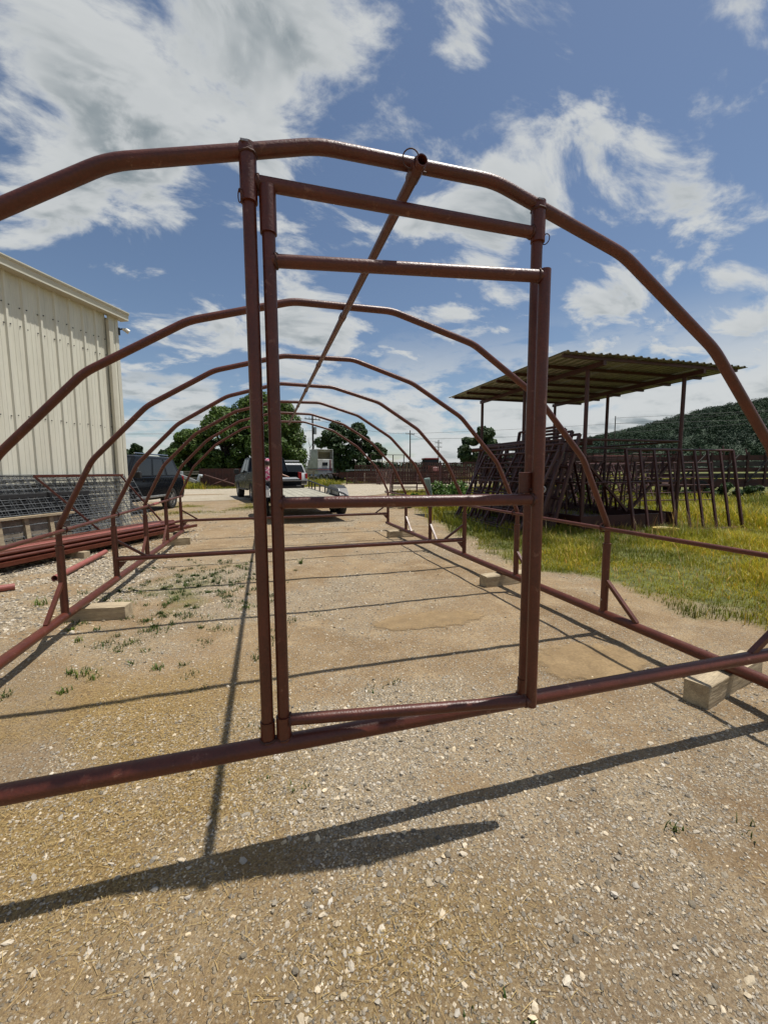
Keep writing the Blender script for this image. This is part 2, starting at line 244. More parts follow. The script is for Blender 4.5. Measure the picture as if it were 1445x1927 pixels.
# ------------------------------------------------------------------ mesh builder
class MB:
    def __init__(s): s.v = []; s.f = []; s.sm = []
    def add(s, vs, fs, smooth=False):
        o = len(s.v); s.v += [tuple(v) for v in vs]; s.f += [tuple(i+o for i in f) for f in fs]; s.sm += [smooth]*len(fs); return s
    def box(s, c, d, rot=None):
        hx, hy, hz = d[0]/2, d[1]/2, d[2]/2; c = Vector(c)
        vs = [Vector((x, y, z)) for z in (-hz, hz) for y in (-hy, hy) for x in (-hx, hx)]
        if rot is not None: vs = [rot @ v for v in vs]
        return s.add([v+c for v in vs], [(0, 2, 3, 1), (4, 5, 7, 6), (0, 1, 5, 4), (2, 6, 7, 3), (0, 4, 6, 2), (1, 3, 7, 5)])
    def bar(s, a, b, w, h, up=(0, 0, 1)):
        a = Vector(a); b = Vector(b); d = (b-a).normalized(); up = Vector(up)
        if abs(d.dot(up)) > 0.98: up = Vector((1, 0, 0))
        x = d.cross(up).normalized()*w/2; y = x.cross(d).normalized()*h/2
        return s.add([a-x-y, a+x-y, a+x+y, a-x+y, b-x-y, b+x-y, b+x+y, b-x+y], [(0, 1, 2, 3), (7, 6, 5, 4), (0, 4, 5, 1), (1, 5, 6, 2), (2, 6, 7, 3), (3, 7, 4, 0)])
    def tube(s, pts, r, n=12, caps=True, closed=False):
        P = [Vector(p) for p in pts]; k = len(P); rs = r if isinstance(r, (list, tuple)) else [r]*k
        T = []
        for i in range(k):
            if closed: a = (P[i]-P[i-1]).normalized(); b = (P[(i+1) % k]-P[i]).normalized()
            else: a = (P[i]-P[i-1]).normalized() if i else (P[1]-P[0]).normalized(); b = (P[i+1]-P[i]).normalized() if i < k-1 else a
            T.append((a+b).normalized())
        up = Vector((0, 0, 1)) if abs(T[0].z) < 0.9 else Vector((1, 0, 0))
        x = T[0].cross(up).normalized(); vs = []
        for i in range(k):
            x = (x-T[i]*x.dot(T[i])).normalized(); y = T[i].cross(x)
            for j in range(n):
                t = 2*math.pi*j/n; vs.append(P[i]+(x*math.cos(t)+y*math.sin(t))*rs[i])
        fs = []
        for i in range(k if closed else k-1):
            i2 = (i+1) % k
            for j in range(n): fs.append((i*n+j, i*n+(j+1) % n, i2*n+(j+1) % n, i2*n+j))
        s.add(vs, fs, True)
        if caps and not closed:
            o = len(s.v)-len(vs); s.f += [tuple(o+j for j in range(n))[::-1], tuple(o+(k-1)*n+j for j in range(n))]; s.sm += [False, False]
        return s
    def hollow(s, a, b, r, wall, n=16):   # open-ended pipe
        a = Vector(a); b = Vector(b); d = (b-a).normalized(); up = Vector((0, 0, 1)) if abs(d.z) < 0.9 else Vector((1, 0, 0))
        x = d.cross(up).normalized(); y = d.cross(x); vs = []
        for p, q in ((a, r), (b, r), (b, r-wall), (a, r-wall)):
            for j in range(n): t = 2*math.pi*j/n; vs.append(p+(x*math.cos(t)+y*math.sin(t))*q)
        fs = []
        for i in range(4):
            for j in range(n): fs.append((i*n+j, i*n+(j+1) % n, ((i+1) % 4)*n+(j+1) % n, ((i+1) % 4)*n+j))
        return s.add(vs, fs, True)
    def prism(s, prof, y0, y1, ax='y'):
        n = len(prof); f = {'y': lambda p, t: (p[0], t, p[1]), 'x': lambda p, t: (t, p[0], p[1]), 'z': lambda p, t: (p[0], p[1], t)}[ax]
        vs = [f(p, y0) for p in prof]+[f(p, y1) for p in prof]
        return s.add(vs, [tuple(range(n))[::-1], tuple(range(n, 2*n))]+[(i, (i+1) % n, n+(i+1) % n, n+i) for i in range(n)])
    def loft(s, rings, caps=True, smooth=True):
        n = len(rings[0]); vs = [v for r in rings for v in r]; fs = []
        for i in range(len(rings)-1):
            for j in range(n): fs.append((i*n+j, i*n+(j+1) % n, (i+1)*n+(j+1) % n, (i+1)*n+j))
        s.add(vs, fs, smooth)
        if caps:
            o = len(s.v)-len(vs); s.f += [tuple(o+j for j in range(n))[::-1], tuple(o+(len(rings)-1)*n+j for j in range(n))]; s.sm += [False, False]
        return s
    def mesh(s, name, m, sharp=40):
        me = bpy.data.meshes.new(name); me.from_pydata(s.v, [], s.f); me.materials.append(M[m] if isinstance(m, str) else m)
        me.polygons.foreach_set('use_smooth', s.sm)
        import bmesh
        bm = bmesh.new(); bm.from_mesh(me); bmesh.ops.recalc_face_normals(bm, faces=bm.faces); bm.to_mesh(me); bm.free()
        if any(s.sm): me.set_sharp_from_angle(angle=R(sharp))
        me.update(); return me
    def build(s, name, m, parent=None, bevel=0.0):
        o = bpy.data.objects.new(name, s.mesh(name, m)); col.objects.link(o)
        if parent is not None: o.parent = parent
        if bevel:
            b = o.modifiers.new('bevel', 'BEVEL'); b.width = bevel; b.segments = 2; b.limit_method = 'ANGLE'; b.angle_limit = R(35)
        return o
def tag(o, label=None, cat=None, group=None, kind=None):
    for k, v in (('label', label), ('category', cat), ('group', group), ('kind', kind)):
        if v: o[k] = v
    return o
def thing(name, label, cat, loc=(0, 0, 0), rz=0, group=None):
    o = bpy.data.objects.new(name, None); col.objects.link(o); o.location = loc; o.rotation_euler = (0, 0, rz); o.empty_display_size = 0.2
    return tag(o, label, cat, group)
def inst(name, me, parent, loc=(0, 0, 0), rot=(0, 0, 0)):
    o = bpy.data.objects.new(name, me); col.objects.link(o); o.location = loc; o.rotation_euler = rot
    if parent is not None: o.parent = parent
    return o
def copy_tree(o, parent=None):
    c = o.copy(); col.objects.link(c); c.parent = parent
    for ch in list(o.children): copy_tree(ch, c)
    return c
def raw_mesh(name, V, F, m, tint=None, smooth=False):
    """V (n,3), F (k,3 or 4) numpy arrays; tint per-vertex rgb"""
    me = bpy.data.meshes.new(name); k = F.shape[1]
    me.vertices.add(len(V)); me.vertices.foreach_set('co', np.ascontiguousarray(V, np.float32).ravel())
    me.loops.add(F.size); me.loops.foreach_set('vertex_index', np.ascontiguousarray(F, np.int32).ravel())
    me.polygons.add(len(F)); me.polygons.foreach_set('loop_start', np.arange(0, F.size, k, dtype=np.int32)); me.polygons.foreach_set('loop_total', np.full(len(F), k, np.int32))
    me.polygons.foreach_set('use_smooth', np.full(len(F), smooth))
    me.update(calc_edges=True)
    if tint is not None:
        a = me.color_attributes.new('tint', 'FLOAT_COLOR', 'POINT'); c = np.ones((len(V), 4), np.float32); c[:, :3] = tint; a.data.foreach_set('color', c.ravel())
    me.materials.append(M[m] if isinstance(m, str) else m); return me
def link_mesh(name, me, parent=None, loc=(0, 0, 0)):
    o = bpy.data.objects.new(name, me); col.objects.link(o); o.location = loc
    if parent is not None: o.parent = parent
    return o

# ================================================================== SETTING
def ground_material(name, road=False):
    m = bpy.data.materials.new(name); m.use_nodes = True; nt = m.node_tree; N = nt.nodes; L = nt.links; b = N['Principled BSDF']
    b.inputs['Roughness'].default_value = 0.92; b.inputs['Specular IOR Level'].default_value = 0.2
    tc = N.new('ShaderNodeTexCoord'); P = tc.outputs['Object']
    def noise(s, d=5, r=0.6):
        n = N.new('ShaderNodeTexNoise'); n.inputs['Scale'].default_value = s; n.inputs['Detail'].default_value = d; n.inputs['Roughness'].default_value = r; L.new(P, n.inputs['Vector']); return n.outputs[0]
    def rng_(x, a, c, lo=0.0, hi=1.0):
        n = N.new('ShaderNodeMapRange'); n.interpolation_type = 'SMOOTHSTEP'; L.new(x, n.inputs[0]); n.inputs[1].default_value = a; n.inputs[2].default_value = c; n.inputs[3].default_value = lo; n.inputs[4].default_value = hi; return n.outputs[0]
    def mix(f, a, c, mode='MIX'):
        n = N.new('ShaderNodeMix'); n.data_type = 'RGBA'; n.blend_type = mode
        if isinstance(f, float): n.inputs[0].default_value = f
        else: L.new(f, n.inputs[0])
        for i, q in ((6, a), (7, c)):
            if isinstance(q, tuple): n.inputs[i].default_value = (*q, 1)
            else: L.new(q, n.inputs[i])
        return n.outputs[2]
    def mul(a, c):
        n = N.new('ShaderNodeMath'); n.operation = 'MULTIPLY'
        for i, q in ((0, a), (1, c)):
            if isinstance(q, float): n.inputs[i].default_value = q
            else: L.new(q, n.inputs[i])
        return n.outputs[0]
    if road: c = mix(rng_(noise(0.5), 0.4, 0.6), (0.47, 0.41, 0.315), (0.41, 0.35, 0.25))
    else: c = mix(rng_(noise(0.9), 0.38, 0.62), (0.350, 0.245, 0.134), (0.250, 0.166, 0.083))
    c = mix(rng_(noise(3.2, 8, 0.65), 0.45, 0.68), c, (0.44, 0.325, 0.19) if not road else (0.53, 0.47, 0.37))
    # fine crushed stone pressed into the dirt
    vo = N.new('ShaderNodeTexVoronoi'); vo.inputs['Scale'].default_value = 62; vo.inputs['Randomness'].default_value = 1; L.new(P, vo.inputs['Vector'])
    vo2 = N.new('ShaderNodeTexVoronoi'); vo2.inputs['Scale'].default_value = 130; L.new(P, vo2.inputs['Vector'])
    sepc = N.new('ShaderNodeSeparateColor'); L.new(vo.outputs['Color'], sepc.inputs[0])
    sep2 = N.new('ShaderNodeSeparateColor'); L.new(vo2.outputs['Color'], sep2.inputs[0])
    chip = mix(sepc.outputs[1], (0.36, 0.325, 0.27), (0.56, 0.52, 0.43))
    inside = rng_(vo.outputs['Distance'], 0.45, 0.30)
    at = N.new('ShaderNodeAttribute'); at.attribute_name = 'tint'; sa = N.new('ShaderNodeSeparateColor'); L.new(at.outputs['Color'], sa.inputs[0])
    if road: g = rng_(noise(1.2), 0.3, 0.6, 0.25, 0.7)
    else: g = sa.outputs[2]
    gg = N.new('ShaderNodeMath'); gg.operation = 'ADD'; L.new(g, gg.inputs[0]); gg.inputs[1].default_value = 0.22
    thr = N.new('ShaderNodeMath'); thr.operation = 'LESS_THAN'; L.new(sepc.outputs[0], thr.inputs[0]); L.new(gg.outputs[0], thr.inputs[1])
    pick = mul(mul(inside, thr.outputs[0]), 0.85)
    if not road: c = mix(rng_(noise(0.55, 4, 0.7), 0.50, 0.66, 0.0, 0.55), c, (0.19, 0.118, 0.058))
    if not road: c = mix(mul(g, 0.6), c, (0.455, 0.395, 0.285))
    c = mix(pick, c, chip)
    pick2 = mul(mul(rng_(vo2.outputs['Distance'], 0.5, 0.35), rng_(sep2.outputs[0], 0.55, 0.6)), 0.55)
    c = mix(pick2, c, mix(sep2.outputs[1], (0.19, 0.135, 0.08), (0.45, 0.40, 0.32)))
    c = mix(rng_(noise(38, 5, 0.7), 0.42, 0.64, 0.0, 0.50), c, (0.20, 0.135, 0.076) if not road else (0.33, 0.28, 0.2))
    c = mix(rng_(noise(170, 3), 0.40, 0.66, 0.0, 0.55), c, (0.12, 0.08, 0.046) if not road else (0.30, 0.25, 0.18))
    c = mix(rng_(noise(95, 4, 0.7), 0.54, 0.68, 0.0, 0.6), c, (0.56, 0.48, 0.355))
    if not road:
        c = mix(mul(sa.outputs[0], 0.8), c, mix(rng_(noise(90, 4), 0.4, 0.6), (0.17, 0.105, 0.036), (0.37, 0.255, 0.095)))
        c = mix(mul(sa.outputs[1], 0.85), c, mix(rng_(noise(6, 6), 0.4, 0.6), (0.055, 0.075, 0.018), (0.13, 0.155, 0.03)))
    L.new(c, b.inputs['Base Color'])
    bp = N.new('ShaderNodeBump'); bp.inputs['Strength'].default_value = 0.9; bp.inputs['Distance'].default_value = 0.012
    h = N.new('ShaderNodeMath'); h.operation = 'ADD'; L.new(pick, h.inputs[0]); L.new(mul(noise(120, 6, 0.7), 1.1), h.inputs[1])
    L.new(h.outputs[0], bp.inputs['Height']); L.new(bp.outputs[0], b.inputs['Normal'])
    return m
def graded(a, b, step, lo, hi, k=1.10):
    xs = list(np.arange(a, b, step)); d = step; x = xs[-1]
    while x < hi: d *= k; x += d; xs.append(x)
    d = step; x = a
    while x > lo: d *= k; x -= d; xs.insert(0, x)
    return np.array(xs)
def build_ground():
    X = graded(-3.2, 4.2, 0.045, -3000, 3000, 1.09); Y = graded(-1.6, 5.0, 0.045, -600, 4000, 1.075)
    gx, gy = np.meshgrid(X, Y); x = gx.ravel(); y = gy.ravel(); z = gz(x, y)
    nx, ny = len(X), len(Y); i = np.arange((ny-1)*(nx-1)); rI = i//(nx-1); cI = i % (nx-1); a = rI*nx+cI
    F = np.stack([a, a+1, a+1+nx, a+nx], 1)
    t = np.stack([strawm(x, y), veg(x, y), gravelm(x, y)], 1)
    o = link_mesh('ground', raw_mesh('ground', np.stack([x, y, z], 1), F, ground_material('packed_dirt_and_gravel'), t, True))
    tag(o, kind='structure')
build_ground()
def build_road():
    # pale gravel track across the yard, beyond the frame
    xs = np.concatenate([np.arange(-45, 60, 0.9)]); V = []; n = 14
    near = np.interp(xs, [-45, -8, -4.2, 3.2, 6, 8.8, 24, 60], [22, 20.5, 18.8, 18.4, 21.5, 25.5, 37, 60]); far = np.interp(xs, [-45, -7, -3, 7, 14, 23, 60], [36, 33, 32.5, 39, 42.5, 48, 72])
    for j in range(n):
        t = j/(n-1); yy = near*(1-t)+far*t+(fbm(xs*0.5+j*9, xs*0+j, 4)-0.5)*(1.6 if j in (0, n-1) else 0.2); V.append(np.stack([xs, yy, gz(xs, yy)+0.012+0.0*xs], 1))
    V = np.concatenate(V); k = len(xs); a = np.array([j*k+i for j in range(n-1) for i in range(k-1)])
    o = link_mesh('gravel_road', raw_mesh('gravel_road', V, np.stack([a, a+1, a+1+k, a+k], 1), ground_material('pale_road_gravel', True), None, True)); tag(o, kind='structure')
build_road()
def mud_material():
    m = mat('wet_mud_stain', (0.345, 0.240, 0.122), 0.55, base2=(0.25, 0.17, 0.085), vscale=5, fine=0.2, spec=0.3); nt = m.node_tree; N = nt.nodes; L = nt.links
    at = N.new('ShaderNodeAttribute'); at.attribute_name = 'tint'; nz = N.new('ShaderNodeTexNoise'); nz.inputs['Scale'].default_value = 9; nz.inputs['Detail'].default_value = 7
    tc = N.new('ShaderNodeTexCoord'); L.new(tc.outputs['Object'], nz.inputs['Vector'])
    ad = N.new('ShaderNodeMath'); ad.operation = 'ADD'; L.new(at.outputs['Fac'], ad.inputs[0]); L.new(nz.outputs[0], ad.inputs[1])
    rp = N.new('ShaderNodeMapRange'); rp.interpolation_type = 'SMOOTHSTEP'; rp.inputs[1].default_value = 0.78; rp.inputs[2].default_value = 1.10; rp.inputs[4].default_value = 0.72; L.new(ad.outputs[0], rp.inputs[0])
    tr = N.new('ShaderNodeBsdfTransparent'); mx = N.new('ShaderNodeMixShader'); L.new(rp.outputs[0], mx.inputs[0]); L.new(tr.outputs[0], mx.inputs[1]); L.new(N['Principled BSDF'].outputs[0], mx.inputs[2]); L.new(mx.outputs[0], N['Material Output'].inputs[0]); return m
MUD = mud_material()
def puddle(cx, cy, sx, sy, seed, lift=0.007):
    n = 48; K = 10; V = []; T_ = []
    for k in range(K+1):
        for i in range(n):
            t = 2*math.pi*i/n; q = k/K; V.append((cx+math.cos(t)*sx*q, cy+math.sin(t)*sy*q)); T_.append(1-q*q)
    V = np.array(V); V = np.column_stack([V, gz(V[:, 0], V[:, 1])+lift]); F = np.array([(k*n+i, k*n+(i+1) % n, (k+1)*n+(i+1) % n, (k+1)*n+i) for k in range(K) for i in range(n)]); t = np.array(T_)
    o = link_mesh('puddle', raw_mesh('puddle', V, F, MUD, np.stack([t, t, t], 1), True)); tag(o, kind='structure')
puddle(0.86, 1.90, 0.66, 0.26, 3); puddle(1.62, 0.84, 0.52, 0.36, 5); puddle(0.55, 6.0, 0.5, 0.24, 8); puddle(-4.4, 24.2, 2.2, 0.7, 9, 0.02)

# ================================================================== HOOP FRAME
W, ZR = 2.102, 0.165; SP = 1.2192
PROF = [(-W, 0.881), (-1.836, 1.418), (-1.416, 1.859), (-0.891, 2.18), (-0.310, 2.345), (0.310, 2.345), (0.891, 2.18), (1.416, 1.859), (1.836, 1.418), (W, 0.881)]
def bend_path(pts, d=0.05):
    P = [Vector(p) for p in pts]; out = [P[0]]
    for i in range(1, len(P)-1):
        a = (P[i-1]-P[i]).normalized(); b = (P[i+1]-P[i]).normalized()
        A = P[i]+a*d; B = P[i]+b*d
        for t in (0, 0.25, 0.5, 0.75, 1): out.append(A*(1-t)**2+P[i]*2*t*(1-t)+B*t*t)
    return out+[P[-1]]
def build_frame():
    T = thing('hoop_frame', 'long red steel hoop house frame of seven bent pipe arches with a half open gate', 'hoop frame')
    ZB, ZF, ZS = 0.383, 0.881, 0.74
    n0 = 20
    for h in range(7):
        y = h*SP; seg = 20 if h < 2 else 14
        j = lambda: random.uniform(-0.008, 0.008)
        pts = [(x, y, z+ (0.0 if abs(x) > 2 else j())) for x, z in PROF]
        pts = [(-W, y, ZS-0.02)]+pts+[(W, y, ZS-0.02)]
        MB().tube(bend_path(pts), 0.0215, seg).build('arch', 'red', T)
        for s in (-1, 1):
            p = MB().tube([(s*W, y, ZR+0.02), (s*W, y, ZS)], 0.029, seg).build('post', 'red', T)
            MB().tube([(s*W, y, ZS-0.012), (s*W, y, ZS+0.004)], 0.0315, seg).build('collar', 'red', p)
            MB().tube([(s*(W-0.03), y, ZR+0.12), (s*(W-0.034), y, ZR+0.12)], 0.009, 8).build('bolt', 'scuff', p)
            if h in (0, 3, 6):
                MB().bar((s*(W-0.02), y, 0.585), (s*(W-0.29), y, ZB+0.02), 0.026, 0.026).build('brace', 'red', T)
                MB().prism([(s*(W-0.02), ZB-0.03), (s*(W-0.11), ZB-0.03), (s*(W-0.02), ZB-0.13)], y-0.004, y+0.004).build('gusset', 'red', T)
            else:
                MB().bar((s*W, y-0.02, 0.44), (s*W, y-0.31, ZR+0.03), 0.028, 0.028, (1, 0, 0)).build('brace', 'red', T)
        if h in (0, 3, 6):
            r = 0.030 if h == 0 else 0.027
            MB().tube([(-W-0.02, y, ZB), (W+0.02, y, ZB)], r, 24 if h == 0 else 14).build('crossbar', 'red', T)
    for s in (-1, 1):
        MB().tube([(s*W, -0.30, ZR), (s*W, 7.42, ZR)], 0.035, 18).build('base_rail', 'red', T)
        a = MB().tube([(s*(W-0.037), -0.25, ZF-0.015), (s*(W-0.037), 7.40, ZF-0.015)], 0.0155, 12).build('side_purlin', 'red', T)
        for h in range(7):
            MB().tube([(s*(W-0.020)+0.036*math.cos(t), h*SP+0.024, ZF-0.012+0.034*math.sin(t)) for t in [k*math.pi/7 for k in range(14)]], 0.0045, 6, closed=True).build('clip_ring', 'red', a)
    MB().tube([(-W+0.037, 5.15, ZF-0.015), (-W+0.037, 5.42, ZF-0.015)], 0.0195, 12).build('coupler', 'red_pale', T)
    # ridge
    zr = 2.302
    rp = MB().hollow((0, -0.095, zr-0.008), (0, 7.40, zr), 0.0185, 0.0035, 18).build('ridge_pipe', 'red', T)
    for h in range(7):
        c = MB().hollow((0, h*SP+(-0.075 if h == 0 else 0.03), zr-0.004), (0, h*SP+(0.0 if h == 0 else 0.085), zr-0.004), 0.0225, 0.003, 18).build('collar', 'red', rp)
    def ring(c, r, nrm, parent, name='pin_ring', m='zinc', rad=0.0022):
        nrm = Vector(nrm).normalized(); a = nrm.cross(Vector((0, 0, 1)));
        a = a.normalized() if a.length > 0.1 else Vector((1, 0, 0)); b = nrm.cross(a)
        MB().tube([Vector(c)+(a*math.cos(t)+b*math.sin(t))*r for t in [k*2*math.pi/18 for k in range(18)]], rad, 6, closed=True).build(name, m, parent)
    ring((-0.026, -0.062, 2.315), 0.026, (0.25, 1, 0.25), rp, m='red_rust')
    MB().tube([(-0.03, -0.05, 2.29), (0.03, -0.05, 2.29)], 0.0045, 8).build('pin', 'red_rust', rp)
    # gate opening: two posts and a header in the plane of the first arch
    for x, zt, zs in ((-0.522, 2.296, 2.135), (0.492, 2.305, 2.165)):
        p = MB().tube([(x, 0, 0.395), (x, 0, zs+0.03)], 0.0205, 20).build('gate_post', 'red', T)
        MB().tube([(x, -0.004, zs), (x, -0.004, zt)], 0.0255, 20).build('socket', 'red', p)
        MB().tube([(x, 0, 0.40), (x, 0, 0.475)], 0.0245, 20).build('socket', 'red', p)
        MB().tube([(x-0.03, -0.004, zs+0.03), (x+0.03, -0.004, zs+0.03)], 0.005, 8).build('pin', 'red_rust', p)
        ring((x+(-0.026 if x < 0 else 0.028), -0.012, zs+0.012), 0.017, (1, 0.3, 0.1), p, m='red_rust', rad=0.0018)
        MB().box((x-0.008, -0.027, zt-0.004), (0.022, 0.006, 0.006)).build('weld_scuff', 'scuff', p)
    MB().tube([(-0.522, 0, 2.199), (0.492, 0, 2.199)], 0.0205, 20).build('header', 'red', T)
    for z0, z1 in ((2.055, 2.19), (0.40, 0.485)):
        MB().tube([(-0.468, -0.002, z0), (-0.468, -0.002, z1)], 0.0255, 20).build('hinge_socket', 'red', T)
    def weld(c, ax, r, parent, n=22):
        ax = Vector(ax).normalized(); a = ax.orthogonal().normalized(); b = ax.cross(a)
        pts = [Vector(c)+(a*math.cos(t)+b*math.sin(t))*(r+random.uniform(-.0008, .0012))+ax*random.uniform(-.0022, .0022) for t in [k*2*math.pi/n for k in range(n)]]
        MB().tube(pts, [0.0036+random.uniform(-.0009, .0012) for _ in pts], 6, closed=True).build('weld_bead', 'red_rust', parent)
    for x in (-0.522, -0.468, 0.492): weld((x, 0, 0.409), (0, 0, 1), 0.0262, T)
    for x, s_ in ((-0.494, 1), (0.464, -1)): weld((x, 0, 2.199), (1, 0, 0), 0.0212, T)
    for x, z in ((-0.522, 2.268), (0.492, 2.276)): weld((x, -0.004, z), (0, 0, 1), 0.0262, T)
    # the gate, swung a little towards the viewer
    g = bpy.data.objects.new('gate', None); col.objects.link(g); g.parent = T; g.location = (-0.468, 0, 0); g.rotation_euler = (0, 0, R(-8.9))
    L = 0.905
    MB().tube([(0, 0, 0.43), (0, 0, 2.12)], 0.0205, 20).build('hinge_stile', 'red', g)
    MB().tube([(L, 0, 0.448), (L, 0, 2.000)], 0.0205, 20).build('latch_stile', 'red', g)
    for z in (1.979, 1.224, 0.468): MB().tube([(0.0, 0, z), (L-0.004, 0, z)], 0.0200, 20).build('gate_bar', 'red', g)
    for z in (1.979, 1.224, 0.468): weld((0.022, 0, z), (1, 0, 0), 0.0206, g); weld((L-0.023, 0, z), (1, 0, 0), 0.0206, g)
    lp = MB().box((L-0.035, 0.022, 1.283), (0.05, 0.012, 0.075)).build('latch_plate', 'red', g, 0.002)
    MB().tube([(L-0.02, 0.02, 1.258), (L-0.02, -0.001, 1.258)], 0.005, 8).build('bolt', 'red_rust', lp)
    ring((L+0.027, 0.02, 1.258), 0.011, (0.4, 1, 0), lp, rad=0.0028)
    return T
build_frame()
def timber(c, d, rz, label, seed=0):
    o = MB()
    n = 6; rg = random.Random(seed); rings = []
    for i in range(n):
        x = -d[0]/2+d[0]*i/(n-1); e = lambda: rg.uniform(-0.004, 0.004)
        q = 0.006
        rings.append([(x, y+e(), z+e()) for y, z in ((-d[1]/2+q, -d[2]/2), (d[1]/2-q, -d[2]/2), (d[1]/2, -d[2]/2+q), (d[1]/2, d[2]/2-q), (d[1]/2-q, d[2]/2), (-d[1]/2+q, d[2]/2), (-d[1]/2, d[2]/2-q), (-d[1]/2, -d[2]/2+q))])
    o.loft(rings, True, False); b = o.build('timber_block', 'timber'); b.location = (c[0], c[1], d[2]/2-0.006); b.rotation_euler = (0, 0, rz)
    tag(b, label, 'timber')
timber((2.16, 0.33), (0.74, 0.125, 0.135), R(14), 'large pale timber block under the right base rail by the front crossbar', 1)
timber((2.16, 2.74), (0.60, 0.14, 0.135), R(5), 'timber block under the right base rail beside the grass, second from the front', 2)
timber((-2.00, 2.80), (0.52, 0.14, 0.135), R(-8), 'brown timber block under the left base rail, nearest on that side', 3)
timber((-2.08, 6.79), (0.42, 0.12, 0.135), R(2), 'small timber block under the far end of the left base rail', 4)
timber((2.10, 6.42), (0.55, 0.13, 0.135), R(4), 'dark shaded timber block under the far end of the right base rail', 5)
timber((-2.34, 8.35), (0.40, 0.16, 0.04), R(20), 'thin offcut board lying by the far end of the pipe stack', 6)
# ================================================================== METAL BUILDING
WD = Vector((0.450, 0.893, 0)).normalized(); WN = Vector((WD.y, -WD.x, 0)); WC = Vector((-3.71, 9.78, 0)); WA = math.atan2(WD.y, WD.x)
def wall_pt(t, n, z=0): return WC+WD*t+WN*n+Vector((0, 0, z))
def build_building():
    T = thing('metal_building', 'tall cream ribbed metal building with pale gutter at the left', 'building', WC, WA)
    # local frame: x along the wall towards the far corner, -y out of the wall, z up
    H = 4.86; sw = 0.914
    prof = []
    for k in range(3):
        a = k*0.3048
        prof += [(a, 0), (a+0.008, 0), (a+0.026, 0.034), (a+0.064, 0.034), (a+0.082, 0), (a+0.150, 0), (a+0.156, 0.005), (a+0.170, 0.005), (a+0.176, 0), (a+0.228, 0), (a+0.234, 0.005), (a+0.248, 0.005), (a+0.254, 0)]
    prof.append((sw, 0))
    mb = MB(); n = len(prof)
    vs = [(x, -y, z) for z in (0, H) for x, y in prof]+[(x, -y+0.02, z) for z in (0, H) for x, y in prof]
    fs = [(i, i+1, n+i+1, n+i) for i in range(n-1)]+[(2*n+i, 3*n+i, 3*n+i+1, 2*n+i+1) for i in range(n-1)]+[(n+i, n+i+1, 3*n+i+1, 3*n+i) for i in range(n-1)]+[(0, n, 3*n, 2*n), (n-1, 3*n-1, 4*n-1, 2*n-1)]
    mb.add(vs, fs); me = mb.mesh('wall_sheet', 'wall')
    for k in range(15): inst('wall_sheet', me, T, (-0.30-sw*(k+1), 0, 0))
    sc_ = MB()
    for k in range(15):
        for z in (0.9, 2.35, 3.95, 4.3):
            for q in (0.10, 0.29, 0.405, 0.595, 0.71, 0.885): sc_.box((-0.30-sw*(k+1)+q+random.uniform(-.01, .01), -0.008, z+random.uniform(-.015, .015)), (0.016, 0.014, 0.016))
    s = sc_.build('screw_rows', 'blackplastic', T); s['kind'] = 'stuff'
    MB().box((-0.13, -0.035, H/2), (0.26, 0.03, H)).build('corner_sheet', 'wall', T)
    MB().box((-0.262, -0.075, H/2-0.06), (0.11, 0.08, H-0.12)).build('downspout', 'trim', T, 0.008)
    MB().box((-0.045, -0.056, H/2), (0.09, 0.010, H)).build('corner_trim', 'gutter', T)
    g = MB()
    prof2 = [(0.0, H-0.02), (-0.19, H-0.02), (-0.19, H+0.015), (-0.205, H+0.02), (-0.215, H+0.10), (-0.235, H+0.115), (-0.235, H+0.14), (0.0, H+0.16)]
    g.prism(prof2, -15.0, 0.16, 'x'); g.build('gutter', 'trim', T)
    MB().box((-7.4, -0.2, H-0.003), (15.1, 0.035, 0.03)).build('gutter_lip', 'gutter', T)
    MB().box((-7.4, -0.232, H+0.146), (15.1, 0.03, 0.022)).build('gutter_rim', 'gutter', T)
    MB().prism([(-0.21, H+0.165), (10, H+1.2), (10, H+1.1), (0.0, H+0.12)], -15.05, 0.12, 'x').build('roof', 'gutter', T)
    MB().box((-7.2, 5, H/2), (14.2, 9.9, H-0.1)).build('shell', 'wall', T)
    lb = MB().tube([(0.02, -0.05, 4.62), (0.10, -0.10, 4.66)], 0.018, 8).tube([(0.02, -0.05, 4.50), (0.02, -0.05, 4.66)], 0.03, 10).build('flood_light', 'blackplastic', T)
    MB().tube([(0.08, -0.09, 4.65), (0.14, -0.14, 4.64), (0.185, -0.18, 4.60)], [0.02, 0.05, 0.055], 14).build('lamp_head', 'lamp', lb)
build_building()
